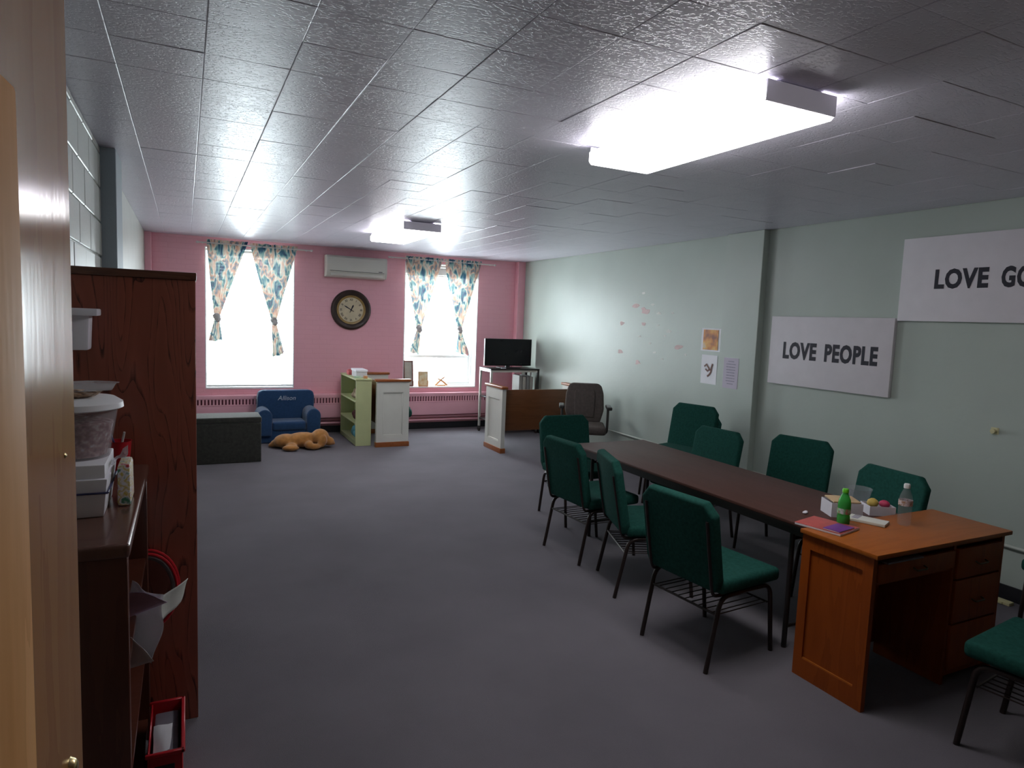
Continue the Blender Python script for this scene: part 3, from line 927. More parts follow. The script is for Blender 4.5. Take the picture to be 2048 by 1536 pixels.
MT['clock_rim'] = mat('clock_rim', (0.035, 0.020, 0.016), 0.45, 0.3, 12)
MT['clock_gold'] = mat('clock_gold', (0.30, 0.19, 0.06), 0.4, 0.2, 15)
MT['clock_face'] = mat('clock_face', (0.58, 0.50, 0.34), 0.6, 0.10, 8)
cx, cz = 2.172, 1.80
e = thing('wall_clock', (cx, YB - 0.03, cz - 0.29), 'large round clock with dark rim and cream face', 'clock')
b = newbm(); lathe(b, [(0.205, 0.012), (0.212, 0.030), (0.235, 0.046), (0.26, 0.052), (0.282, 0.040), (0.29, 0.02), (0.29, 0.001), (0.205, 0.001), (0.205, 0.012)], (cx, YB, cz), 48, 'Y'); part('rim', b, MT['clock_rim'], e)
b = newbm(); lathe(b, [(0.178, 0.010), (0.182, 0.017), (0.20, 0.022), (0.21, 0.024), (0.21, 0.010), (0.178, 0.010)], (cx, YB, cz), 48, 'Y'); part('inner_ring', b, MT['clock_gold'], e)
b = newbm(); lathe(b, [(0, 0.012), (0.19, 0.012), (0.19, 0.002), (0, 0.002)], (cx, YB, cz), 48, 'Y'); face = part('face', b, MT['clock_face'], e)
for k, s in enumerate(['XII', 'I', 'II', 'III', 'IIII', 'V', 'VI', 'VII', 'VIII', 'IX', 'X', 'XI']):
    a = -k * PI / 6
    t = text_bm(s, 0.045, 0.001, 0.0008, 0.9, 'CENTER')
    m = Matrix.Translation((cx, YB - 0.0135, cz)) @ Matrix.Rotation(PI / 2, 4, 'X') @ Matrix.Rotation(a, 4, 'Z') @ Matrix.Translation((0, 0.132, 0))
    bmesh.ops.transform(t, matrix=m, verts=t.verts)
    part('numeral', t, MT['sign_ink'], face, smooth=None)
for (ang, ln, wd, nm) in ((-25, 0.085, 0.011, 'hour_hand'), (60, 0.125, 0.008, 'minute_hand')):
    b = newbm(); prism(b, [(-wd * 0.4, -0.045), (wd * 0.4, -0.045), (wd * 0.5, 0), (wd * 1.1, ln * 0.7), (0, ln), (-wd * 1.1, ln * 0.7), (-wd * 0.5, 0)], 0.0015,
                      Matrix.Translation((cx, YB - 0.016 - (0.003 if nm[0] == 'm' else 0), cz)) @ Matrix.Rotation(PI / 2, 4, 'X') @ Matrix.Rotation(math.radians(ang), 4, 'Z')); part(nm, b, MT['sign_ink'], e)
b = newbm(); lathe(b, [(0, 0.024), (0.010, 0.022), (0.012, 0.012), (0, 0.012)], (cx, YB, cz), 16, 'Y'); part('hub', b, MT['sign_ink'], e)

# ------------------------------------------------------------------ things on the right window's sill
SZ = 0.64 + 0.0225
MT['frame_brown'] = mat('frame_brown', (0.16, 0.06, 0.05), 0.4, 0.1, 20)
MT['print_cream'] = mat('framed_print', (0.45, 0.42, 0.36), 0.5, 0.1, 20)
MT['craft_wood'] = mat('craft_wood', (0.55, 0.25, 0.10), 0.5, 0.15, 30)
MT['parchment'] = paper_mat('parchment_print', [(0.35, (0.75, 0.50, 0.22)), (0.55, (0.85, 0.72, 0.45)), (0.7, (0.9, 0.85, 0.7))], 14)
def leaning(name, label, cat, x0, x1, h, th, fm, pm, border, yb, lean=0.12):
    e = thing(name, ((x0 + x1) / 2, yb, SZ), label, cat)
    e.rotation_euler = (-lean, 0, 0)
    w_ = x1 - x0
    b = newbm()
    box(b, -w_ / 2, -w_ / 2 + border, -th, 0, 0, h); box(b, w_ / 2 - border, w_ / 2, -th, 0, 0, h); box(b, -w_ / 2 + border, w_ / 2 - border, -th, 0, 0, border); box(b, -w_ / 2 + border, w_ / 2 - border, -th, 0, h - border, h)
    part('frame', b, fm, e, world=False)
    b = newbm(); box(b, -w_ / 2 + border, w_ / 2 - border, -th * 0.7, -th * 0.1, border, h - border); part('picture', b, pm, e, world=False)
leaning('picture_frame', 'tall brown picture frame leaning in the right window', 'picture frame', 2.995, 3.155, 0.40, 0.018, MT['frame_brown'], MT['print_cream'], 0.022, YB + 0.03)
leaning('plaque', 'small parchment-coloured plaque standing on the right window sill', 'plaque', 3.225, 3.385, 0.235, 0.012, MT['craft_wood'], MT['parchment'], 0.012, YB + 0.0)
b = newbm()
tube(b, [(3.51, YB + 0.02, SZ + 0.012), (3.60, YB + 0.02, SZ + 0.10), (3.665, YB + 0.02, SZ + 0.145)], 0.012, 8)
tube(b, [(3.715, YB + 0.03, SZ + 0.012), (3.63, YB + 0.03, SZ + 0.085), (3.555, YB + 0.03, SZ + 0.118)], 0.012, 8)
tube(b, [(3.54, YB + 0.04, SZ + 0.012), (3.69, YB + 0.04, SZ + 0.012)], 0.011, 8)
solo('craft_star', b, MT['craft_wood'], 'small wooden stick ornament on the right window sill', 'ornament')

# ------------------------------------------------------------------ folding table
MT['laminate'] = wood('brown_laminate', (0.075, 0.030, 0.022), (0.063, 0.025, 0.018), 0.50, 1.0, 'Y', 0.0, 0.3, spec=0.3)
MT['black_metal'] = mat('black_metal', (0.018, 0.015, 0.015), 0.35, 0.1, 20)
MT['edge_black'] = mat('edge_band', (0.020, 0.014, 0.012), 0.45, 0.1, 10)
tx0, tx1, ty0, ty1 = 2.885, 3.625, 2.275, 4.67
e = thing('folding_table', ((tx0 + tx1) / 2, (ty0 + ty1) / 2, 0), 'long brown folding table with green chairs on both sides', 'table')
b = newbm(); box(b, tx0, tx1, ty0, ty1, 0.722, 0.74, 0.004); part('tabletop', b, MT['laminate'], e)
b = newbm(); box(b, tx0 + 0.004, tx1 - 0.004, ty0 + 0.004, ty1 - 0.004, 0.712, 0.722)
for (a0, a1, c0, c1) in ((tx0 + 0.03, tx0 + 0.05, ty0 + 0.03, ty1 - 0.03), (tx1 - 0.05, tx1 - 0.03, ty0 + 0.03, ty1 - 0.03), (tx0 + 0.05, tx1 - 0.05, ty0 + 0.03, ty0 + 0.05), (tx0 + 0.05, tx1 - 0.05, ty1 - 0.05, ty1 - 0.03)):
    box(b, a0, a1, c0, c1, 0.665, 0.712)
part('apron', b, MT['edge_black'], e)
for yy, s in ((ty0 + 0.20, 1), (ty1 - 0.20, -1)):
    for xx in (tx0 + 0.085, tx1 - 0.085):
        b = newbm(); tube(b, [(xx, yy, 0.711), (xx, yy, 0.0)], 0.0145, 10); part('leg', b, MT['black_metal'], e)
    b = newbm(); tube(b, [(tx0 + 0.085, yy, 0.12), (tx1 - 0.085, yy, 0.12)], 0.011, 8); part('leg_crossbar', b, MT['black_metal'], e); b = newbm(); tube(b, [(tx0 + 0.085, yy, 0.62), (tx1 - 0.085, yy, 0.62)], 0.011, 8); part('leg_crossbar', b, MT['black_metal'], e)
    b = newbm()
    xm = (tx0 + tx1) / 2
    tube(b, [(xm, yy, 0.62), (xm, yy + s * 0.42, 0.70)], 0.009, 8); part('folding_brace', b, MT['black_metal'], e)

# ------------------------------------------------------------------ green stacking chairs
MT['green_fabric'] = mat('green_fabric', (0.014, 0.070, 0.055), 0.95, 0.18, 60, 0.25, 600, sheen=0.0, spec=0.12)
MT['chair_tube'] = mat('chair_tube', (0.030, 0.020, 0.018), 0.28, 0.1, 30, metal=0.3)

def make_chair():
    e = thing('stacking_chair', (0, 0, 0), 'x', 'chair', 'green stacking chairs')
    b = newbm(); box(b, -0.205, 0.26, -0.255, 0.255, 0.402, 0.475, 0.030, 4); part('seat', b, MT['green_fabric'], e, world=False)
    hw, hc = 0.252, 0.195
    poly = [(-0.235, 0.0), (0.235, 0.0), (hw, 0.06), (hw, 0.41), (hc, 0.475), (-hc, 0.475), (-hw, 0.41), (-hw, 0.06)]
    tilt = math.radians(10.5)
    # poly x -> chair y, poly y -> up along the leaning back, extrusion -> forwards
    ux, uz = -math.sin(tilt), math.cos(tilt)
    fx, fz = math.cos(tilt), math.sin(tilt)
    m = Matrix(((0, ux, fx, -0.235), (1, 0, 0, 0), (0, uz, fz, 0.412), (0, 0, 0, 1)))
    b = newbm(); prism(b, poly, 0.058, m, 0.020, 4); part('backrest', b, MT['green_fabric'], e, world=False)
    for s in (-1, 1):
        y = 0.232 * s
        b = newbm(); tube(b, bend([(-0.262, y, 0.0), (-0.185, y, 0.385), (-0.05, y, 0.388)], 0.075, 6), 0.0125, 10); part('leg', b, MT['chair_tube'], e, world=False)
        b = newbm(); tube(b, bend([(0.252, y, 0.0), (0.205, y, 0.385), (0.07, y, 0.388)], 0.075, 6), 0.0125, 10); part('leg', b, MT['chair_tube'], e, world=False)
        b = newbm(); tube(b, [(-0.052, y, 0.388), (0.072, y, 0.388)], 0.0122, 10); part('seat_rail', b, MT['chair_tube'], e, world=False)
        b = newbm(); tube(b, bend([(-0.10, y * 0.93, 0.388), (-0.225, y * 0.93, 0.392), (-0.243, y * 0.93, 0.45), (-0.305, y * 0.93, 0.79)], 0.05, 5), 0.0095, 8); part('back_post', b, MT['chair_tube'], e, world=False)
    b = newbm()
    zr = 0.285
    tube(b, bend([(-0.205, -0.228, zr + 0.01), (-0.205, 0.228, zr + 0.01)], 0.02), 0.0065, 6)
    tube(b, [(0.20, -0.228, zr), (0.20, 0.228, zr)], 0.0055, 6)
    for k in range(9):
        y = -0.19 + 0.38 * k / 8
        tube(b, [(-0.205, y, zr + 0.008), (0.20, y, zr)], 0.0032, 5)
    for s in (-1, 1):
        tube(b, [(-0.205, 0.222 * s, zr + 0.008), (0.20, 0.222 * s, zr)], 0.0032, 5)
    part('book_rack', b, MT['chair_tube'], e, world=False)
    return e
CH = [
 (2.592, 2.679, 6, 0, 'nearest green chair on the camera side of the table, beside the desk'),
 (2.78, 3.493, -20, 0, 'middle green chair on the near side of the table, turned askew'),
 (2.784, 4.18, 4, 0, 'farthest green chair on the near side of the table'),
 (3.145, 4.975, 268, 0, 'green chair at the far end of the table, facing along it'),
 (3.84, 4.25, 184, 0, 'farthest green chair on the wall side of the table'),
 (4.23, 3.66, 194.7, 0, 'green chair standing back from the table below the LOVE PEOPLE board'),
 (3.80, 2.70, 173, 0, 'green chair on the wall side behind the bottles on the desk'),
 (4.338, 5.00, 195.5, 0, 'lower green chair of the stacked pair by the wall column'),
 (4.28, 4.985, 195.5, 0.095, 'upper green chair of the stacked pair by the wall column'),
 (3.235, 1.33, 97, 0, 'green chair at bottom right, pulled up to the wooden desk'),
 (4.645, 1.80, 180, 0, 'green chair against the green wall at the right edge'),
]
proto = make_chair()
for i, (x, y, a, z, lab) in enumerate(CH):
    o = proto if i == 0 else copy_tree(proto)
    o.location = (x, y, z); o.rotation_euler = (0, 0, math.radians(a)); o['label'] = lab

# ------------------------------------------------------------------ wooden desk
MT['desk_wood'] = wood('desk_oak', (0.29, 0.060, 0.005), (0.23, 0.044, 0.003), 0.42, 1.0, 'Z', 0.0, 0.4, spec=0.3)
MT['desk_top'] = wood('desk_top_oak', (0.33, 0.090, 0.010), (0.28, 0.072, 0.007), 0.38, 1.0, 'X', 0.0, 0.4, spec=0.35)
MT['handle'] = mat('antique_handle', (0.09, 0.07, 0.045), 0.4, 0.1, 30, metal=0.7)
dx0, dx1, dy0, dy1 = 2.79, 3.83, 1.875, 2.262
e = thing('desk', ((dx0 + dx1) / 2, (dy0 + dy1) / 2, 0), 'orange-brown wooden desk with drawers at the near end of the table', 'desk')
b = newbm(); box(b, dx0 - 0.015, dx1 + 0.02, dy0 - 0.025, dy1 + 0.008, 0.738, 0.76, 0.005); part('desktop', b, MT['desk_top'], e)
# left end panel: stiles and rails round a recessed field
b = newbm()
box(b, dx0, dx0 + 0.028, dy0, dy0 + 0.05, 0.0, 0.738); box(b, dx0, dx0 + 0.028, dy1 - 0.05, dy1, 0.0, 0.738)
box(b, dx0, dx0 + 0.028, dy0 + 0.05, dy1 - 0.05, 0.665, 0.738); box(b, dx0, dx0 + 0.028, dy0 + 0.05, dy1 - 0.05, 0.0, 0.10)
ep = part('end_panel', b, MT['desk_wood'], e)
b = newbm(); box(b, dx0 + 0.010, dx0 + 0.020, dy0 + 0.05, dy1 - 0.05, 0.10, 0.665); part('recessed_field', b, MT['desk_wood'], ep)
b = newbm(); box(b, dx0 + 0.002, dx0 + 0.012, dy0 + 0.05, dy1 - 0.05, 0.094, 0.106, 0.003); part('ledge', b, MT['desk_top'], ep)
b = newbm(); box(b, dx0 + 0.028, dx1, dy1 - 0.018, dy1 - 0.002, 0.06, 0.738); part('back_panel', b, MT['desk_wood'], e)
b = newbm(); box(b, dx1 - 0.022, dx1, dy0, dy1 - 0.018, 0.0, 0.738); part('end_panel', b, MT['desk_wood'], e)
b = newbm(); box(b, 3.40, 3.42, dy0 + 0.004, dy1 - 0.018, 0.0, 0.738); box(b, 3.42, dx1 - 0.022, dy0 + 0.02, dy1 - 0.018, 0.03, 0.06); part('pedestal', b, MT['desk_wood'], e)
b = newbm(); box(b, dx0 + 0.028, 3.40, dy0 + 0.01, dy1 - 0.02, 0.60, 0.612); box(b, dx0 + 0.028, dx1 - 0.022, dy0 + 0.01, dy0 + 0.03, 0.718, 0.738); part('drawer_frame', b, MT['desk_wood'], e)
def drawer(x0, x1, z0, z1):
    b = newbm(); box(b, x0, x1, dy0 - 0.008, dy0 + 0.012, z0, z1, 0.004); d = part('drawer', b, MT['desk_wood'], e)
    xm, zm = (x0 + x1) / 2, (z0 + z1) / 2
    b = newbm(); tube(b, bend([(xm - 0.04, dy0 - 0.008, zm), (xm - 0.04, dy0 - 0.028, zm - 0.008), (xm + 0.04, dy0 - 0.028, zm - 0.008), (xm + 0.04, dy0 - 0.008, zm)], 0.012, 4), 0.004, 8); part('handle', b, MT['handle'], d)
drawer(dx0 + 0.034, 3.397, 0.616, 0.704)
for (a, c) in ((0.55, 0.704), (0.32, 0.54), (0.075, 0.31)):
    drawer(3.424, dx1 - 0.026, a, c)
MT['dark_paper'] = mat('grey_folder', (0.16, 0.15, 0.18), 0.5, 0.1, 20)
b = newbm(); box(b, 2.86, 3.12, dy0 - 0.022, dy0 + 0.20, 0.7065, 0.714, 0.001, 1); solo('folder', b, MT['dark_paper'], 'dark grey folder wedged under the desktop above the drawer', 'folder')

# ------------------------------------------------------------------ things on the desk and the table
DZT = 0.7605
def local_box(bm, cx, cy, z0, lx, ly, h, a, bev=0.002):
    return box(bm, -lx / 2, lx / 2, -ly / 2, ly / 2, 0, h, bev, 2, Matrix.Translation((cx, cy, z0)) @ Matrix.Rotation(math.radians(a), 4, 'Z'))
MT['red_cover'] = mat('red_cover', (0.42, 0.075, 0.065), 0.5, 0.15, 20)
MT['purple_cover'] = mat('purple_cover', (0.15, 0.035, 0.23), 0.45, 0.15, 20)
MT['pages'] = mat('book_pages', (0.66, 0.62, 0.64), 0.7, 0.05, 40)
e = thing('booklet', (2.92, 2.235, DZT), 'red covered booklet lying at the desk corner under a purple one', 'booklet')
b = newbm(); local_box(b, 2.925, 2.235, DZT, 0.20, 0.235, 0.010, 12); part('pages', b, MT['pages'], e)
b = newbm(); local_box(b, 2.925, 2.237, DZT + 0.0105, 0.20, 0.235, 0.002, 12, 0.0005); part('cover', b, MT['red_cover'], e)
e = thing('booklet', (2.93, 2.165, DZT + 0.0128), 'small purple booklet lying on the red one', 'booklet')
b = newbm(); local_box(b, 2.922, 2.165, DZT + 0.0130, 0.145, 0.085, 0.004, 10); part('pages', b, MT['pages'], e)
b = newbm(); local_box(b, 2.922, 2.165, DZT + 0.0173, 0.145, 0.085, 0.002, 10, 0.0005); part('cover', b, MT['purple_cover'], e)

MT['soda_green'] = clear_plastic('green_bottle', (0.10, 0.62, 0.13), 0.45, 0.12)
MT['soda_liquid'] = mat('green_liquid', (0.05, 0.42, 0.02), 0.2, 0.05, 10)
MT['cap_green'] = mat('green_cap', (0.12, 0.50, 0.02), 0.4, 0.05, 10)
MT['label_red'] = paper_mat('soda_label', [(0.35, (0.45, 0.12, 0.12)), (0.5, (0.12, 0.40, 0.16)), (0.65, (0.55, 0.55, 0.55))], 45)
MT['water_clear'] = clear_plastic('clear_bottle', (0.95, 0.96, 0.98), 0.08, 0.05)
MT['label_water'] = paper_mat('water_label', [(0.35, (0.20, 0.09, 0.03)), (0.5, (0.55, 0.50, 0.52)), (0.65, (0.30, 0.16, 0.08))], 50)
MT['cap_white'] = mat('white_cap', (0.62, 0.62, 0.60), 0.4, 0.05, 10)
def bottle(x, y, h, r, mb, mc, ml, liquid, label, lz):
    e = thing('bottle', (x, y, DZT), label, 'bottle')
    k = h / 0.21
    prof = [(0, 0.003), (r * 0.8, 0), (r, 0.010), (r, 0.05 * k), (r * 0.95, 0.058 * k), (r, 0.066 * k), (r, 0.125 * k), (r * 0.92, 0.145 * k), (r * 0.62, 0.170 * k), (0.0125, 0.186 * k), (0.0125, 0.192 * k)]
    b = newbm(); lathe(b, [(a, z + DZT) for a, z in prof] + [(0, DZT + 0.192 * k)], (x, y, 0), 24); part('bottle_body', b, mb, e)
    b = newbm(); lathe(b, [(0, DZT + 0.188 * k), (0.0155, DZT + 0.188 * k), (0.0155, DZT + 0.206 * k), (0.013, DZT + 0.21 * k), (0, DZT + 0.21 * k)], (x, y, 0), 20); part('cap', b, mc, e)
    b = newbm(); lathe(b, [(r + 0.0008, DZT + lz[0] * k), (r + 0.0014, DZT + lz[0] * k), (r + 0.0014, DZT + lz[1] * k), (r + 0.0008, DZT + lz[1] * k), (r + 0.0008, DZT + lz[0] * k)], (x, y, 0), 24); part('bottle_label', b, ml, e)
    if liquid:
        b = newbm(); lathe(b, [(0, DZT + 0.004), (r * 0.9, DZT + 0.006), (r * 0.92, DZT + 0.05 * k), (0, DZT + 0.05 * k)], (x, y, 0), 20); part('liquid', b, liquid, e)
bottle(3.045, 2.235, 0.19, 0.031, MT['soda_green'], MT['cap_green'], MT['label_red'], MT['soda_liquid'], 'green soda bottle with lime cap on the desk', (0.068, 0.098))
bottle(3.372, 2.125, 0.218, 0.032, MT['water_clear'], MT['cap_white'], MT['label_water'], None, 'clear water bottle with white cap on the desk', (0.10, 0.128))
MT['ivory'] = mat('ivory_plastic', (0.62, 0.62, 0.55), 0.45, 0.03, 10)
e = thing('notepad', (3.22, 2.225, DZT), 'ivory notepad lying between the two bottles', 'notepad')
b = newbm(); local_box(b, 3.222, 2.222, DZT, 0.10, 0.185, 0.016, 22, 0.004); part('pad', b, MT['ivory'], e)
b = newbm()
for k in range(3):
    local_box(b, 3.222 - 0.055 * math.sin(math.radians(22)) + (k - 1) * 0.026, 2.222 + 0.055 * math.cos(math.radians(22)) + (k - 1) * 0.01, DZT + 0.0162, 0.018, 0.034, 0.001, 22, 0.0003)
part('print', b, MT['ink_grey'], e)
# food box and cup on the table end
TZ = 0.7405
MT['kraft'] = mat('kraft_card', (0.50, 0.36, 0.20), 0.7, 0.08, 20)
MT['card_white'] = mat('white_card', (0.62, 0.60, 0.64), 0.6, 0.04, 15)
def open_tray(name, cx, cy, z, lx, ly, h, a, m, label, cat, extra=None):
    e = thing(name, (cx, cy, z), label, cat)
    b = newbm(); T = Matrix.Translation((cx, cy, z)) @ Matrix.Rotation(math.radians(a), 4, 'Z')
    t = 0.003
    box(b, -lx / 2, lx / 2, -ly / 2, ly / 2, 0, t, mtx=T)
    for (x0, x1, y0, y1) in ((-lx / 2, -lx / 2 + t, -ly / 2, ly / 2), (lx / 2 - t, lx / 2, -ly / 2, ly / 2), (-lx / 2 + t, lx / 2 - t, -ly / 2, -ly / 2 + t), (-lx / 2 + t, lx / 2 - t, ly / 2 - t, ly / 2)):
        box(b, x0, x1, y0, y1, t, h, mtx=T)
    part('tray', b, m, e)
    if extra: extra(e, T)
    return e
def ex1(e, T):
    b = newbm(); box(b, -0.075, 0.075, -0.06, 0.06, 0.082, 0.091, 0.004, 2, T @ Matrix.Rotation(0.05, 4, 'X')); part('lid_flap', b, MT['kraft'], e)
    b = newbm(); box(b, -0.065, 0.065, -0.05, 0.05, 0.003, 0.062, 0.006, 2, T); part('napkins', b, MT['card_white'], e)
open_tray('food_box', 3.275, 2.42, TZ, 0.17, 0.135, 0.078, -28, MT['card_white'], 'white takeout box with tan lid at the table end', 'box', ex1)
MT['yellow_snack'] = mat('yellow_snack', (0.50, 0.36, 0.08), 0.6, 0.15, 40)
MT['pink_snack'] = mat('pink_snack', (0.45, 0.04, 0.10), 0.6, 0.15, 40)
def ex2(e, T):
    b = newbm(); ball(b, T @ Vector((-0.03, 0.0, 0.058)), (0.032, 0.03, 0.028), 2); part('yellow_wrapper', b, MT['yellow_snack'], e)
    b = newbm(); ball(b, T @ Vector((0.035, 0.0, 0.055)), (0.026, 0.03, 0.022), 2); part('pink_wrapper', b, MT['pink_snack'], e)
open_tray('snack_tray', 3.505, 2.365, TZ, 0.14, 0.12, 0.052, -30, MT['card_white'], 'white paper tray holding yellow and pink wrappers', 'tray', ex2)
e = thing('clear_container', (3.54, 2.52, TZ), 'clear plastic container behind the snack tray', 'container')
b = newbm(); lathe(b, [(0, TZ + 0.001), (0.055, TZ), (0.075, TZ + 0.10), (0.078, TZ + 0.105), (0.076, TZ + 0.105), (0.0735, TZ + 0.10), (0.0535, TZ + 0.003), (0, TZ + 0.004)], (3.54, 2.52, 0), 24); part('tub', b, MT['water_clear'], e)
b = newbm(); ball(b, (3.085, 2.50, TZ + 0.006), (0.020, 0.014, 0.007), 2, Matrix.Rotation(0.4, 4, 'Z')); ball(b, (3.10, 2.508, TZ + 0.007), (0.012, 0.010, 0.006), 2)
solo('crumpled_wrapper', b, MT['card_white'], 'tiny crumpled white wrapper lying on the brown table', 'wrapper')

# ------------------------------------------------------------------ tall bookcase and the low one before it
MT['oak_dark'] = wood('dark_stained_oak', (0.30, 0.078, 0.046), (0.060, 0.012, 0.008), 0.34, 1.0, 'Z', 0.3, 1.9, cath=True)
MT['walnut'] = wood('brown_veneer', (0.100, 0.030, 0.017), (0.080, 0.023, 0.013), 0.30, 1.0, 'Z', 0.3, 0.35)
MT['oak_edge'] = wood('oak_edge', (0.13, 0.050, 0.028), (0.07, 0.022, 0.012), 0.3, 2.0, 'X', 0.3, 0.8)
bx0, bx1, by0, by1, bz = XL + 0.012, 0.037, 2.98, 3.86, 1.885
e = thing('bookcase', ((bx0 + bx1) / 2, (by0 + by1) / 2, 0), 'tall dark-stained oak bookcase, grained side toward the door', 'bookcase')
for (a, c) in ((by0, by0 + 0.022), (by1 - 0.022, by1)):
    b = newbm(); box(b, bx0, bx1, a, c, 0, bz - 0.03, 0.002, 1); part('side_panel', b, MT['oak_dark'], e)
b = newbm(); box(b, bx0, bx1 + 0.004, by0 - 0.008, by1 + 0.008, bz - 0.03, bz, 0.004); part('top_board', b, MT['oak_edge'], e)
b = newbm(); box(b, bx0, bx0 + 0.008, by0 + 0.022, by1 - 0.022, 0, bz - 0.03); part('back_panel', b, MT['walnut'], e)
for zz in (0.08, 0.44, 0.80, 1.16, 1.52):
    b = newbm(); box(b, bx0 + 0.008, bx1 - 0.01, by0 + 0.022, by1 - 0.022, zz - 0.02, zz); part('shelf', b, MT['walnut'], e)
b = newbm(); box(b, bx1 - 0.03, bx1 - 0.012, by0 + 0.022, by1 - 0.022, 0, 0.06); part('toe_kick', b, MT['walnut'], e)

lx0, lx1, ly0_, ly1_, lz = XL + 0.012, -0.140, 1.94, 2.92, 1.13
e = thing('low_bookcase', ((lx0 + lx1) / 2, (ly0_ + ly1_) / 2, 0), 'low brown bookcase with rounded top edge beside the open door', 'bookcase')
for (a, c) in ((ly0_, ly0_ + 0.03), (ly1_ - 0.03, ly1_)):
    b = newbm(); box(b, lx0, lx1, a, c, 0, lz - 0.038, 0.002, 1); part('side_panel', b, MT['walnut'], e)
MT['walnut_top'] = wood('brown_top_veneer', (0.125, 0.058, 0.042), (0.105, 0.048, 0.034), 0.25, 1.0, 'Y', 0.3, 0.3)
b = newbm(); box(b, lx0, lx1 + 0.006, ly0_ - 0.012, ly1_, lz - 0.038, lz, 0.012, 4); part('top_board', b, MT['walnut_top'], e)
b = newbm(); box(b, lx0, lx0 + 0.008, ly0_ + 0.03, ly1_ - 0.03, 0, lz - 0.038); part('back_panel', b, MT['walnut'], e)
for zz in (0.09, 0.42, 0.76):
    b = newbm(); box(b, lx0 + 0.008, lx1 - 0.008, ly0_ + 0.03, ly1_ - 0.03, zz - 0.022, zz); part('shelf', b, MT['walnut'], e)

# ------------------------------------------------------------------ clutter on and in the low bookcase
LZ = lz + 0.0005
MT['milky'] = clear_plastic('milky_plastic', (0.93, 0.91, 0.92), 0.16, 0.2)
MT['lid_white'] = mat('lid_plastic', (0.85, 0.86, 0.88), 0.4, 0.03, 10)
MT['pinkish'] = paper_mat('pink_wrapped_sweets', [(0.35, (0.20, 0.05, 0.05)), (0.5, (0.42, 0.20, 0.20)), (0.62, (0.55, 0.42, 0.42)), (0.7, (0.75, 0.7, 0.7))], 60)
MT['tan_snack'] = paper_mat('biscuit_bag', [(0.35, (0.10, 0.05, 0.03)), (0.5, (0.42, 0.27, 0.16)), (0.65, (0.62, 0.52, 0.42))], 50)
MT['red_plastic'] = mat('red_plastic', (0.45, 0.012, 0.02), 0.35, 0.08, 15)
MT['bag_clear'] = clear_plastic('clear_bag', (0.92, 0.92, 0.94), 0.42, 0.12)
MT['blue_edge'] = mat('navy_edge', (0.03, 0.035, 0.12), 0.5, 0.1, 20)
MT['white_plastic'] = mat('white_plastic', (0.84, 0.84, 0.90), 0.4, 0.03, 10)

# white storage box with navy rim, holding paper
e = thing('storage_box', (-0.315, 2.33, LZ), 'white storage box full of paper on the low bookcase', 'box')
b = newbm()
def taper_box(bm, x0, x1, y0, y1, z0, z1, k, bev=0.006):
    bb = newbm(); box(bb, x0, x1, y0, y1, z0, z1, bev)
    cx, cy = (x0 + x1) / 2, (y0 + y1) / 2
    for v in bb.verts:
        f = 1 - k * (z1 - v.co.z) / (z1 - z0)
        v.co.x = cx + (v.co.x - cx) * f; v.co.y = cy + (v.co.y - cy) * f
    return merge(bm, bb)
taper_box(b, -0.415, -0.205, 2.19, 2.47, LZ, LZ + 0.115, 0.12); part('box_body', b, MT['white_plastic'], e)
b = newbm(); tube(b, bend([(-0.205, 2.19, LZ + 0.075), (-0.205, 2.47, LZ + 0.075)], 0.02), 0.003, 6); tube(b, [(-0.41, 2.188, LZ + 0.075), (-0.205, 2.188, LZ + 0.075)], 0.003, 6); part('rim', b, MT['blue_edge'], e)
b = newbm(); box(b, -0.405, -0.212, 2.20, 2.46, LZ + 0.115, LZ + 0.155, 0.004); part('paper_stack', b, MT['paper'], e)
# clear tub with white lid on top of it
tz = LZ + 0.156
e = thing('lidded_tub', (-0.30, 2.345, tz), 'clear tub of pink sweets with a wide white lid', 'tub')
c0 = (-0.30, 2.345, 0)
b = newbm(); lathe(b, [(0, tz), (0.088, tz), (0.112, tz + 0.145), (0.109, tz + 0.145), (0.085, tz + 0.004), (0, tz + 0.004)], c0, 32); part('tub_wall', b, MT['milky'], e)
b = newbm(); lathe(b, [(0, tz + 0.006), (0.080, tz + 0.006), (0.100, tz + 0.105), (0.06, tz + 0.118), (0, tz + 0.11)], c0, 24); part('sweets', b, MT['pinkish'], e)
b = newbm(); lathe(b, [(0, tz + 0.146), (0.120, tz + 0.146), (0.128, tz + 0.150), (0.126, tz + 0.166), (0.105, tz + 0.180), (0, tz + 0.182)], c0, 32); part('lid', b, MT['lid_white'], e)
bz2 = tz + 0.1825
e = thing('biscuit_bag', (-0.32, 2.36, bz2), 'clear bag of brown biscuits lying on the tub lid', 'bag')
b = newbm(); lathe(b, [(0, bz2), (0.08, bz2 + 0.001), (0.095, bz2 + 0.012), (0.07, bz2 + 0.022), (0, bz2 + 0.024)], (-0.325, 2.36, 0), 24); part('biscuits', b, MT['tan_snack'], e)
b = newbm(); sheet(b, [(-0.43, 2.27, bz2 + 0.026), (-0.20, 2.29, bz2 + 0.022), (-0.19, 2.44, bz2 + 0.034), (-0.43, 2.46, bz2 + 0.032)], 0.0008, 8, 0.004, 3); part('film', b, MT['bag_clear'], e)
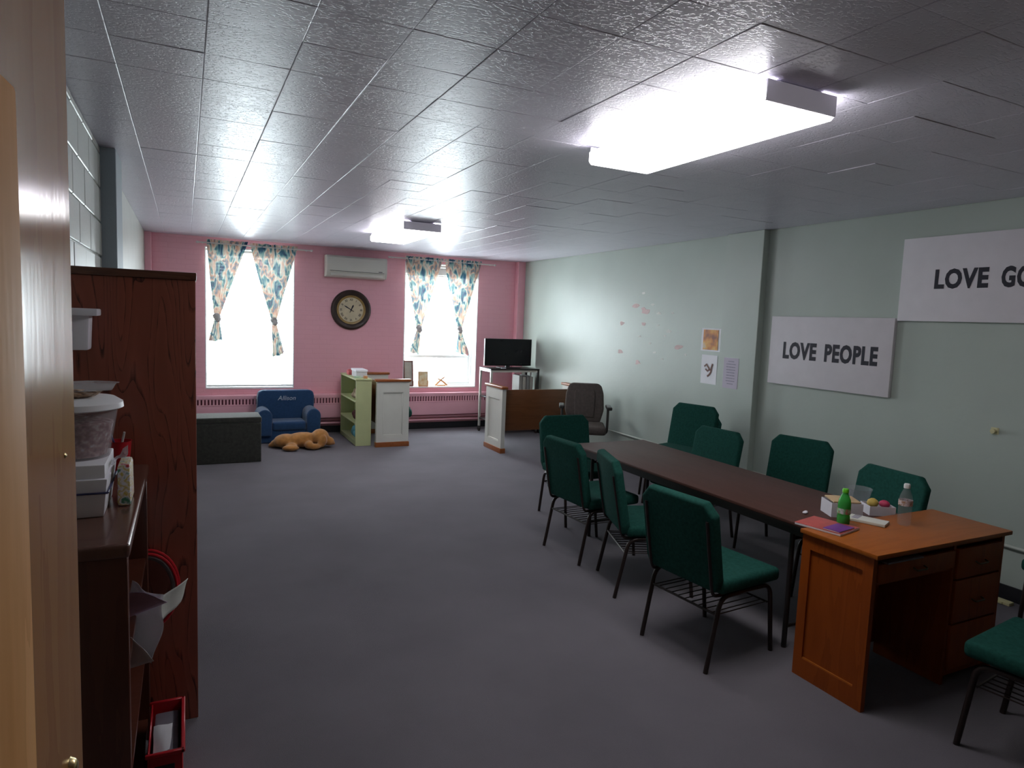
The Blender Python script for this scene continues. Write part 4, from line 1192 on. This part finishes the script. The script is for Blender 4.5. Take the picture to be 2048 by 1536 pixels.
# sweet wrappers, pens and the red cup
MT['wrapper_mix'] = paper_mat('printed_wrapper', [(0.3, (0.40, 0.03, 0.03)), (0.42, (0.70, 0.70, 0.70)), (0.5, (0.55, 0.42, 0.05)), (0.6, (0.72, 0.72, 0.74)), (0.7, (0.05, 0.22, 0.12))], 38)
e = thing('candy_bag', (-0.185, 2.38, LZ), 'printed candy bag in red, yellow and white beside the storage box', 'bag')
b = newbm(); taper_box(b, -0.191, -0.156, 2.31, 2.44, LZ, LZ + 0.13, -0.1, 0.012); part('bag_body', b, MT['wrapper_mix'], e)
b = newbm(); sheet(b, [(-0.205, 2.30, LZ + 0.132), (-0.205, 2.45, LZ + 0.132), (-0.17, 2.46, LZ + 0.16), (-0.17, 2.30, LZ + 0.155)], 0.0008, 5, 0.005, 9); part('bag_mouth', b, MT['bag_clear'], e)
e = thing('red_cup', (-0.215, 2.83, LZ), 'red plastic cup at the back of the low bookcase', 'cup')
b = newbm(); lathe(b, [(0, LZ), (0.030, LZ), (0.040, LZ + 0.11), (0.0425, LZ + 0.112), (0.039, LZ + 0.112), (0.028, LZ + 0.004), (0, LZ + 0.004)], (-0.225, 2.83, 0), 24); part('cup_wall', b, MT['red_plastic'], e)
for (a, c, m_) in (((-0.235, 2.82, LZ + 0.006), (-0.205, 2.79, LZ + 0.15), MT['cap_white']), ((-0.215, 2.84, LZ + 0.006), (-0.260, 2.815, LZ + 0.17), MT['blue_edge'])):
    b = newbm(); tube(b, [a, c], 0.004, 8); solo('pen', b, m_, 'white pen standing in the red cup' if m_ is MT['cap_white'] else 'navy pen standing in the red cup', 'pen', 'pens in the red cup')
# white wall bin hung on the bookcase side
e = thing('hanging_bin', (-0.36, 2.91, 1.58), 'white plastic bin hung on the side of the tall bookcase', 'bin')
b = newbm(); taper_box(b, -0.435, -0.315, 2.865, 2.968, 1.575, 1.715, 0.10, 0.008); part('bin_body', b, MT['white_plastic'], e)
b = newbm(); box(b, -0.445, -0.288, 2.84, 2.970, 1.702, 1.728, 0.006); part('bin_lip', b, MT['white_plastic'], e)
# papers and bags spilling from the low bookcase
def sp(px, py, y): return at(px, py, 1, y)
def spill(name, quad, m_, label, cat, y, wav=0.006, seed=0, n=8):
    b = newbm(); sheet(b, [sp(px, py, y + dy) for px, py, dy in quad], 0.0009, n, wav, seed); return solo(name, b, m_, label, cat, smooth='all')
MT['lilac'] = mat('lilac_paper_sheet', (0.62, 0.48, 0.66), 0.6, 0.05, 10)
MT['grey_sheet'] = mat('grey_paper_sheet', (0.60, 0.62, 0.57), 0.6, 0.05, 10)
spill('grey_sheet', [(310, 1200, 0.0), (320, 1243, 0.0), (362, 1203, 0.05), (377, 1157, 0.05)], MT['grey_sheet'], 'grey sheet of paper sticking out of the low bookcase', 'paper sheet', 2.34, 0.004, 1)
spill('lilac_sheet', [(240, 1242, 0.10), (334, 1205, 0.0), (290, 1184, 0.06), (238, 1186, 0.12)], MT['lilac'], 'lilac sheet of paper sticking out of the low bookcase', 'paper sheet', 2.22, 0.003, 2)
spill('clear_bag', [(255, 1165, 0.10), (325, 1190, 0.0), (306, 1325, 0.0), (252, 1330, 0.10)], MT['bag_clear'], 'crumpled clear plastic bag hanging out of the low bookcase', 'bag', 2.30, 0.016, 3, 16)
spill('white_sheet', [(240, 1270, 0.08), (262, 1275, 0.0), (308, 1322, 0.0), (235, 1345, 0.08)], MT['paper'], 'white sheet of paper hanging below the clear bag', 'paper sheet', 2.18, 0.002, 4)
# coiled red and grey cord hung on the bookcase side
MT['cord_grey'] = mat('grey_cord', (0.22, 0.20, 0.20), 0.6, 0.08, 30)
e = thing('cord_coil', (-0.15, 2.945, 0.40), 'coiled red and grey cord hanging on the tall bookcase side', 'cord')
for k, (rx, rz, m_) in enumerate(((0.118, 0.165, 'red_plastic'), (0.105, 0.150, 'cord_grey'), (0.095, 0.138, 'cord_grey'), (0.112, 0.158, 'red_plastic'))):
    b = newbm(); tube(b, [(-0.150 + rx * math.cos(2 * PI * q / 36), 2.965 - 0.009 * k, 0.60 + rz * math.sin(2 * PI * q / 36)) for q in range(36)], 0.0065, 8, closed=True); part('loop', b, MT[m_], e)
# red tray with white things, on the carpet
e = thing('red_crate', (-0.10, 2.63, 0.0), 'red plastic crate on the carpet at the bookcase foot', 'crate')
b = newbm()
box(b, -0.13, -0.02, 2.46, 2.80, 0.0, 0.006)
for (x0, x1, y0, y1) in ((-0.13, -0.124, 2.46, 2.80), (-0.026, -0.02, 2.46, 2.80), (-0.124, -0.026, 2.46, 2.466), (-0.124, -0.026, 2.794, 2.80)):
    box(b, x0, x1, y0, y1, 0.006, 0.20, 0.002, 1)
box(b, -0.137, -0.013, 2.452, 2.466, 0.19, 0.205, 0.003, 1); box(b, -0.137, -0.013, 2.794, 2.808, 0.19, 0.205, 0.003, 1); box(b, -0.026, -0.012, 2.452, 2.808, 0.19, 0.205, 0.003, 1)
part('crate_body', b, MT['red_plastic'], e)
b = newbm(); box(b, -0.108, -0.045, 2.4585, 2.4602, 0.13, 0.155, 0.0005, 1); part('handle_slot', b, MT['trim_black'], e)
b = newbm(); box(b, -0.117, -0.034, 2.48, 2.78, 0.006, 0.17, 0.01); solo('dark_bag', b, MT['dark_paper'], 'dark cloth bag standing inside the red crate', 'bag')
b = newbm(); sheet(b, [(-0.115, 2.47, 0.176), (-0.06, 2.47, 0.20), (-0.055, 2.60, 0.225), (-0.115, 2.62, 0.21)], 0.001, 4, 0.004, 5); solo('white_card', b, MT['paper'], 'white card lying on top of the red crate', 'card')

# ------------------------------------------------------------------ far end: ottoman, small armchair, plush dog
MT['ottoman'] = mat('charcoal_velour', (0.032, 0.032, 0.027), 0.95, 0.25, 30, 0.3, 300, sheen=0.5, spec=0.1)
e = thing('ottoman', (0.37, 8.235, 0), 'charcoal fabric storage ottoman beside the tall bookcase', 'ottoman')
b = newbm(); box(b, -0.03, 0.776, 8.03, 8.44, 0.0, 0.455, 0.012, 3); part('ottoman_box', b, MT['ottoman'], e)
b = newbm(); box(b, -0.035, 0.780, 8.025, 8.445, 0.457, 0.525, 0.022, 4); part('cushion_lid', b, MT['ottoman'], e)

MT['navy'] = mat('navy_twill', (0.018, 0.055, 0.135), 0.9, 0.10, 40, 0.2, 500, sheen=0.3, spec=0.2)
MT['embroidery'] = mat('white_thread', (0.45, 0.52, 0.60), 0.7, 0.05, 40)
AX, AY = 1.225, 9.36
e = thing('child_armchair', (AX, AY, 0), 'small navy blue upholstered child armchair with stitched name', 'armchair')
b = newbm(); box(b, AX - 0.37, AX + 0.38, 9.12, 9.60, 0.0, 0.20, 0.03, 3); part('base', b, MT['navy'], e)
b = newbm()
prism(b, [(-0.37, 0.0), (0.375, 0.0), (0.385, 0.40), (0.37, 0.46), (0.325, 0.485), (-0.30, 0.485), (-0.345, 0.46), (-0.36, 0.40)], 0.17, Matrix.Translation((AX, 9.62, 0.175)) @ Matrix.Rotation(PI / 2 - 0.05, 4, 'X'), 0.035, 4)
bk = part('backrest', b, MT['navy'], e)
for s in (-1, 1):
    b = newbm(); cxx = AX + s * 0.31 + 0.005
    poly = [(-0.085, 0.0), (0.085, 0.0)] + [(0.095 * math.cos(a), 0.26 + 0.095 * math.sin(a)) for a in [k * PI / 8 for k in range(9)]]
    prism(b, poly, 0.40, Matrix.Translation((cxx, 9.48, 0.10)) @ Matrix.Rotation(PI / 2, 4, 'X'), 0.02, 3); part('arm', b, MT['navy'], e)
b = newbm(); box(b, AX - 0.215, AX + 0.225, 9.10, 9.46, 0.16, 0.285, 0.045, 4); part('seat_cushion', b, MT['navy'], e)
t = text_bm('Allison', 0.085, 0.002, 0.0, 1.0, 'CENTER')
for v in t.verts: v.co.x += v.co.y * 0.25
bmesh.ops.transform(t, matrix=Matrix.Translation((AX + 0.01, 9.429, 0.535)) @ Matrix.Rotation(PI / 2 - 0.05, 4, 'X'), verts=t.verts)
part('stitched_name', t, MT['embroidery'], bk, smooth=None)

MT['plush'] = mat('tan_plush', (0.42, 0.19, 0.055), 1.0, 0.22, 18, 0.6, 160, sheen=0.4, spec=0.1)
b = newbm()
for (c, r, rot) in (
    ((1.33, 8.74, 0.105), (0.21, 0.125, 0.098), None), ((1.14, 8.76, 0.095), (0.15, 0.125, 0.092), None), ((1.38, 8.72, 0.150), (0.10, 0.09, 0.055), None),
    ((1.555, 8.70, 0.135), (0.115, 0.115, 0.112), None), ((1.66, 8.66, 0.085), (0.070, 0.065, 0.060), None), ((1.715, 8.65, 0.06), (0.028, 0.026, 0.024), None),
    ((1.565, 8.585, 0.10), (0.055, 0.030, 0.085), Matrix.Rotation(0.3, 4, 'Y')), ((1.60, 8.81, 0.11), (0.05, 0.03, 0.085), None),
    ((1.40, 8.60, 0.060), (0.055, 0.07, 0.055), None), ((1.465, 8.555, 0.042), (0.080, 0.045, 0.040), Matrix.Rotation(0.15, 4, 'Z')),
    ((1.19, 8.62, 0.050), (0.07, 0.09, 0.048), None), ((1.17, 8.545, 0.040), (0.105, 0.050, 0.038), Matrix.Rotation(-0.15, 4, 'Z')),
    ((1.05, 8.82, 0.06), (0.09, 0.06, 0.055), None), ((1.00, 8.83, 0.040), (0.060, 0.035, 0.034), None), ((0.965, 8.85, 0.026), (0.035, 0.024, 0.022), None)):
    ball(b, c, r, 3, rot)
o = solo('plush_dog', b, MT['plush'], 'tan plush dog lying on the carpet before the blue armchair', 'plush toy', smooth='all')
md = o.modifiers.new('join', 'REMESH'); md.mode = 'VOXEL'; md.voxel_size = 0.011; md.use_smooth_shade = True
md = o.modifiers.new('soft', 'SMOOTH'); md.iterations = 6; md.factor = 0.5

# ------------------------------------------------------------------ pale green open shelf with things in it
MT['green_paint'] = mat('pale_green_paint', (0.48, 0.52, 0.28), 0.5, 0.05, 6)
gx0, gx1, gy0, gy1, gz = 2.005, 2.212, 8.665, 9.62, 0.895
e = thing('toy_shelf', ((gx0 + gx1) / 2, (gy0 + gy1) / 2, 0), 'pale green open toy shelf standing end-on to the room', 'shelf')
for (a, c) in ((gy0, gy0 + 0.02), (gy1 - 0.02, gy1)):
    b = newbm(); box(b, gx0, gx1, a, c, 0, gz - 0.022, 0.002, 1); part('side_panel', b, MT['green_paint'], e)
b = newbm(); box(b, gx0 - 0.008, gx1 + 0.004, gy0 - 0.008, gy1 + 0.008, gz - 0.022, gz, 0.003, 1); part('top_board', b, MT['green_paint'], e)
b = newbm(); box(b, gx1 - 0.010, gx1, gy0 + 0.02, gy1 - 0.02, 0.0, gz - 0.022); part('back_panel', b, MT['green_paint'], e)
for zz in (0.065, 0.315, 0.60):
    b = newbm(); box(b, gx0, gx1 - 0.010, gy0 + 0.02, gy1 - 0.02, zz - 0.022, zz); part('shelf_board', b, MT['green_paint'], e)
b = newbm(); box(b, gx0 + 0.01, gx0 + 0.025, gy0 + 0.02, gy1 - 0.02, 0, 0.043); part('toe_kick', b, MT['green_paint'], e)
MT['tan_toy'] = mat('tan_toy', (0.36, 0.27, 0.18), 0.95, 0.2, 20, 0.4, 200)
MT['maroon'] = mat('maroon_cloth', (0.09, 0.02, 0.02), 0.9, 0.2, 20)
MT['teal'] = mat('teal_cloth', (0.10, 0.30, 0.36), 0.9, 0.2, 14)
def lump(name, balls, m_, label, cat):
    b = newbm()
    for c, r in balls: ball(b, c, r, 2)
    o = solo(name, b, m_, label, cat, smooth='all')
    q = o.modifiers.new('join', 'REMESH'); q.mode = 'VOXEL'; q.voxel_size = 0.009; q.use_smooth_shade = True
    q = o.modifiers.new('soft', 'SMOOTH'); q.iterations = 5
    return o
lump('soft_toy', [((2.09, 8.86, 0.655), (0.075, 0.10, 0.055)), ((2.08, 8.98, 0.65), (0.07, 0.08, 0.05)), ((2.07, 8.82, 0.72), (0.05, 0.05, 0.045)), ((2.06, 8.95, 0.70), (0.03, 0.03, 0.05))], MT['tan_toy'], 'tan soft toy on the top tier of the green shelf', 'soft toy')
lump('folded_cloth', [((2.095, 8.86, 0.375), (0.085, 0.13, 0.06)), ((2.08, 8.92, 0.40), (0.07, 0.10, 0.055))], MT['maroon'], 'maroon cloth heap on the middle tier of the green shelf', 'cloth')
lump('cloth_bundle', [((2.10, 8.85, 0.135), (0.085, 0.12, 0.07)), ((2.08, 8.96, 0.15), (0.07, 0.08, 0.075)), ((2.06, 8.90, 0.20), (0.05, 0.06, 0.05))], MT['teal'], 'teal cloth bundle on the bottom tier of the green shelf', 'cloth')
# on top of the shelf
e = thing('lidded_box', (2.165, 8.97, gz), 'white lidded cardboard box on top of the green shelf', 'box')
b = newbm(); box(b, 2.055, 2.200, 8.88, 9.16, gz + 0.0005, gz + 0.075, 0.003, 1); part('box_body', b, MT['card_white'], e)
b = newbm(); box(b, 2.045, 2.208, 8.87, 9.175, gz + 0.0755, gz + 0.105, 0.008); part('lid', b, MT['white_plastic'], e)
b = newbm(); box(b, 2.03, 2.10, 9.25, 9.38, gz + 0.0005, gz + 0.06, 0.01); box(b, 2.04, 2.09, 9.27, 9.36, gz + 0.06, gz + 0.075, 0.004); solo('red_case', b, mat('red_case', (0.50, 0.10, 0.11), 0.5, 0.1, 20), 'small red case at the far end of the green shelf top', 'case')
b = newbm(); lathe(b, [(0, gz + 0.001), (0.045, gz + 0.001), (0.048, gz + 0.022), (0.036, gz + 0.026), (0.034, gz + 0.010), (0, gz + 0.010)], (2.055, 8.80, 0), 24); solo('tape_roll', b, mat('tape_green', (0.42, 0.55, 0.42), 0.4, 0.1, 20), 'pale green tape roll lying on the green shelf top', 'tape roll')
b = newbm(); box(b, 2.12, 2.165, 8.71, 8.77, gz + 0.0005, gz + 0.035, 0.004); solo('wood_block', b, MT['craft_wood'], 'small orange-brown wooden block on the green shelf top', 'block')

# ------------------------------------------------------------------ two short pews with white panelled ends
MT['pew_white'] = mat('pew_white_paint', (0.60, 0.60, 0.55), 0.4, 0.03, 6)
MT['pew_wood'] = wood('pew_oak', (0.30, 0.090, 0.022), (0.24, 0.068, 0.016), 0.35, 1.0, 'X', 0.2, 0.4)
MT['pew_board'] = wood('pew_back_oak', (0.155, 0.055, 0.017), (0.125, 0.042, 0.012), 0.35, 1.0, 'X', 0.2, 0.4)
def pew(loc, rz, ln, dp, hz, label, flip=False):
    """local: pew runs along +X from its visible end at x=0; back board at y=0 side, seat toward +y, depth dp"""
    e = thing('church_pew', loc, label, 'pew', 'short pews with white ends', rz)
    for k, xx in enumerate((0.0, ln - 0.055)):
        b = newbm(); t = 0.055
        bw_ = 0.085
        box(b, xx, xx + t, 0, bw_, 0.065, hz - 0.035); box(b, xx, xx + t, dp - bw_, dp, 0.065, hz - 0.035)
        box(b, xx, xx + t, bw_, dp - bw_, 0.065, 0.15); box(b, xx, xx + t, bw_, dp - bw_, hz - 0.175, hz - 0.035)
        box(b, xx + 0.016, xx + t - 0.016, bw_, dp - bw_, 0.15, hz - 0.175)
        ep = part('end_panel', b, MT['pew_white'], e, world=False)
        b = newbm(); 
        for (z0, z1) in ((0.15, 0.163), (hz - 0.188, hz - 0.175)):
            box(b, xx + 0.006, xx + t - 0.006, bw_, dp - bw_, z0, z1, 0.003, 1)
        for (c0, c1) in ((bw_, bw_ + 0.012), (dp - bw_ - 0.012, dp - bw_)):
            box(b, xx + 0.006, xx + t - 0.006, c0, c1, 0.163, hz - 0.188, 0.003, 1)
        q = part('panel_moulding', b, MT['pew_white'], ep, world=False)
        b = newbm(); box(b, xx - 0.018, xx + t + 0.018, -0.02, dp + 0.02, hz - 0.035, hz, 0.010, 3); part('cap_rail', b, MT['pew_wood'], e, world=False)
        b = newbm(); box(b, xx - 0.010, xx + t + 0.010, -0.010, dp + 0.010, 0.0, 0.065, 0.005); part('base_block', b, MT['pew_wood'], e, world=False)
    b = newbm(); yb_ = (dp - 0.065) if flip else 0.04; box(b, 0.055, ln - 0.055, yb_, yb_ + 0.025, 0.29, hz - 0.045, 0.006); part('back_board', b, MT['pew_board'], e, world=False)
    b = newbm(); box(b, 0.055, ln - 0.055, 0.02 if flip else 0.075, dp - (0.075 if flip else 0.02), 0.375, 0.40, 0.006); part('seat', b, MT['pew_wood'], e, world=False)
    return e
pew((3.685, 7.72, 0), 0.0, 1.26, 0.52, 0.878, 'short wooden pew with white end near the television and office chair')
# second pew runs toward the back wall, white end facing the room
pew((2.685, 8.52, 0), PI / 2, 1.10, 0.44, 0.905, 'short pew beside the green shelf, white panelled end facing the room', True)
lump('green_cushion', [((2.66, 9.05, 0.455), (0.16, 0.17, 0.050)), ((2.80, 9.02, 0.415), (0.055, 0.15, 0.085)), ((2.83, 9.02, 0.38), (0.05, 0.12, 0.075))], MT['green_fabric'], 'dark green cushion hanging over the seat of the pew by the shelf', 'cushion')

# ------------------------------------------------------------------ television on a wheeled cart
MT['tv_black'] = mat('tv_plastic', (0.010, 0.010, 0.012), 0.35, 0.1, 10)
MT['tv_screen'] = mat('tv_screen', (0.006, 0.006, 0.008), 0.22, 0.1, 10, spec=0.3)
MT['cart_grey'] = mat('cart_cream_metal', (0.45, 0.44, 0.40), 0.4, 0.05, 10)
cx0, cx1, cy0, cy1 = 4.10, 4.89, 9.0, 9.40
e = thing('tv_cart', ((cx0 + cx1) / 2, (cy0 + cy1) / 2, 0), 'wheeled metal cart with cream posts under the television', 'cart')
for (xx, yy, m_) in ((cx0, cy0, 'cart_grey'), (cx0, cy1, 'cart_grey'), (cx1, cy0, 'black_metal'), (cx1, cy1, 'black_metal')):
    b = newbm(); box(b, xx - 0.016, xx + 0.016, yy - 0.016, yy + 0.016, 0.085, 0.985, 0.003, 1); part('post', b, MT[m_], e)
    b = newbm(); lathe(b, [(0, -0.014), (0.030, -0.014), (0.037, -0.006), (0.037, 0.006), (0.030, 0.014), (0, 0.014)], (xx, yy, 0.037), 18, 'X'); box(b, xx - 0.02, xx + 0.02, yy - 0.012, yy + 0.012, 0.055, 0.086); part('castor', b, MT['black_metal'], e)
b = newbm(); box(b, cx0 - 0.018, cx1 + 0.018, cy0 - 0.018, cy1 + 0.018, 0.985, 1.005, 0.004); part('top_shelf', b, MT['black_metal'], e)
b = newbm(); box(b, cx0 - 0.017, cx0 + 0.017, cy0 + 0.016, cy1 - 0.016, 0.955, 0.984); box(b, cx0 + 0.017, cx1 - 0.017, cy0 - 0.014, cy0 + 0.014, 0.955, 0.984); part('top_frame', b, MT['cart_grey'], e)
for zz in (0.20, 0.55):
    b = newbm(); box(b, cx0 - 0.01, cx1 + 0.01, cy0 - 0.01, cy1 + 0.01, zz, zz + 0.018, 0.003, 1); part('shelf', b, MT['black_metal'], e)
e = thing('television', (4.50, 9.22, 1.0055), 'black flat television standing on the wheeled cart', 'television')
b = newbm(); box(b, 4.085, 4.885, 9.235, 9.275, 1.035, 1.452, 0.006); box(b, 4.25, 4.72, 9.27, 9.30, 1.10, 1.36, 0.01); tvb = part('tv_case', b, MT['tv_black'], e)
b = newbm(); box(b, 4.095, 4.875, 9.2325, 9.2355, 1.052, 1.442); part('screen', b, MT['tv_screen'], e)
b = newbm(); box(b, 4.32, 4.65, 9.13, 9.34, 1.0055, 1.015, 0.003, 1); box(b, 4.45, 4.52, 9.245, 9.27, 1.015, 1.04); part('stand', b, MT['tv_black'], e)
b = newbm(); box(b, 4.30, 4.37, 9.06, 9.10, 1.0055, 1.018, 0.003); solo('remote_control', b, MT['card_white'], 'small pale remote on the cart in front of the television', 'remote')
for k, (xx, c) in enumerate(((4.60, (0.30, 0.30, 0.28)), (4.665, (0.40, 0.39, 0.35)), (4.73, (0.22, 0.22, 0.22)), (4.79, (0.35, 0.34, 0.31)))):
    b = newbm(); box(b, xx, xx + 0.052, 9.06, 9.30, 0.5685, 0.90 - 0.02 * (k % 2), 0.004); solo('binder', b, mat('binder_%d' % k, c, 0.5, 0.06, 10), ['dark-spined', 'palest', 'darkest', 'rightmost grey'][k] + ' binder standing on the cart under the television', 'binder', 'binders on the cart')

# ------------------------------------------------------------------ office chair
MT['taupe'] = mat('taupe_fabric', (0.105, 0.088, 0.080), 0.95, 0.12, 30, 0.25, 400, spec=0.15)
MT['arm_black'] = mat('arm_plastic', (0.035, 0.032, 0.030), 0.4, 0.1, 20)
e = thing('office_chair', (4.37, 6.80, 0), 'taupe office armchair turned toward the room by the pew', 'office chair', None, math.radians(-120))
# local: faces +X
b = newbm(); box(b, -0.22, 0.26, -0.25, 0.25, 0.42, 0.52, 0.04, 4); part('seat', b, MT['taupe'], e, world=False)
poly = [(-0.20, 0.0), (0.20, 0.0), (0.245, 0.16), (0.235, 0.36), (0.205, 0.46), (0.16, 0.49), (-0.16, 0.49), (-0.205, 0.46), (-0.235, 0.36), (-0.245, 0.16)]
tl = math.radians(9); m = Matrix(((0, -math.sin(tl), math.cos(tl), -0.26), (1, 0, 0, 0), (0, math.cos(tl), math.sin(tl), 0.50), (0, 0, 0, 1)))
b = newbm(); prism(b, poly, 0.085, m, 0.028, 4); bk = part('backrest', b, MT['taupe'], e, world=False)
b = newbm(); prism(b, [(-0.12, 0.06), (0.12, 0.06), (0.13, 0.36), (0.11, 0.41), (-0.11, 0.41), (-0.13, 0.36)], 0.02, m @ Matrix.Translation((0, 0, 0.075)), 0.009, 3); part('back_pad', b, MT['taupe'], bk, world=False)
for s in (-1, 1):
    b = newbm(); tube(b, bend([(0.02, 0.20 * s, 0.40), (0.02, 0.275 * s, 0.42), (-0.02, 0.28 * s, 0.70), (0.0, 0.28 * s, 0.72)], 0.06, 5), 0.016, 8)
    a_ = part('armrest', b, MT['arm_black'], e, world=False)
    b = newbm(); box(b, -0.14, 0.15, 0.285 * s - 0.033, 0.285 * s + 0.033, 0.71, 0.75, 0.016, 3); part('arm_pad', b, MT['arm_black'], a_, world=False)
b = newbm(); tube(b, bend([(-0.05, 0, 0.40), (-0.30, 0, 0.41), (-0.33, 0, 0.66)], 0.06, 5), 0.02, 8); part('back_bracket', b, MT['arm_black'], e, world=False)
b = newbm(); lathe(b, [(0, 0.08), (0.035, 0.08), (0.035, 0.22), (0.022, 0.22), (0.022, 0.42), (0, 0.42)], (0, 0, 0), 16); part('gas_column', b, MT['arm_black'], e, world=False)
for k in range(5):
    a = 2 * PI * k / 5 + 0.3
    d = Vector((math.cos(a), math.sin(a), 0))
    b = newbm(); tube(b, [d * 0.03 + Vector((0, 0, 0.12)), d * 0.18 + Vector((0, 0, 0.10)), d * 0.30 + Vector((0, 0, 0.075))], [0.026, 0.022, 0.016], 8); lg = part('base_arm', b, MT['arm_black'], e, world=False)
    b = newbm(); p = d * 0.295; lathe(b, [(0, -0.020), (0.024, -0.020), (0.028, -0.012), (0.028, 0.012), (0.024, 0.020), (0, 0.020)], (p.x, p.y, 0.028), 16, 'X'); part('castor', b, MT['arm_black'], lg, world=False)
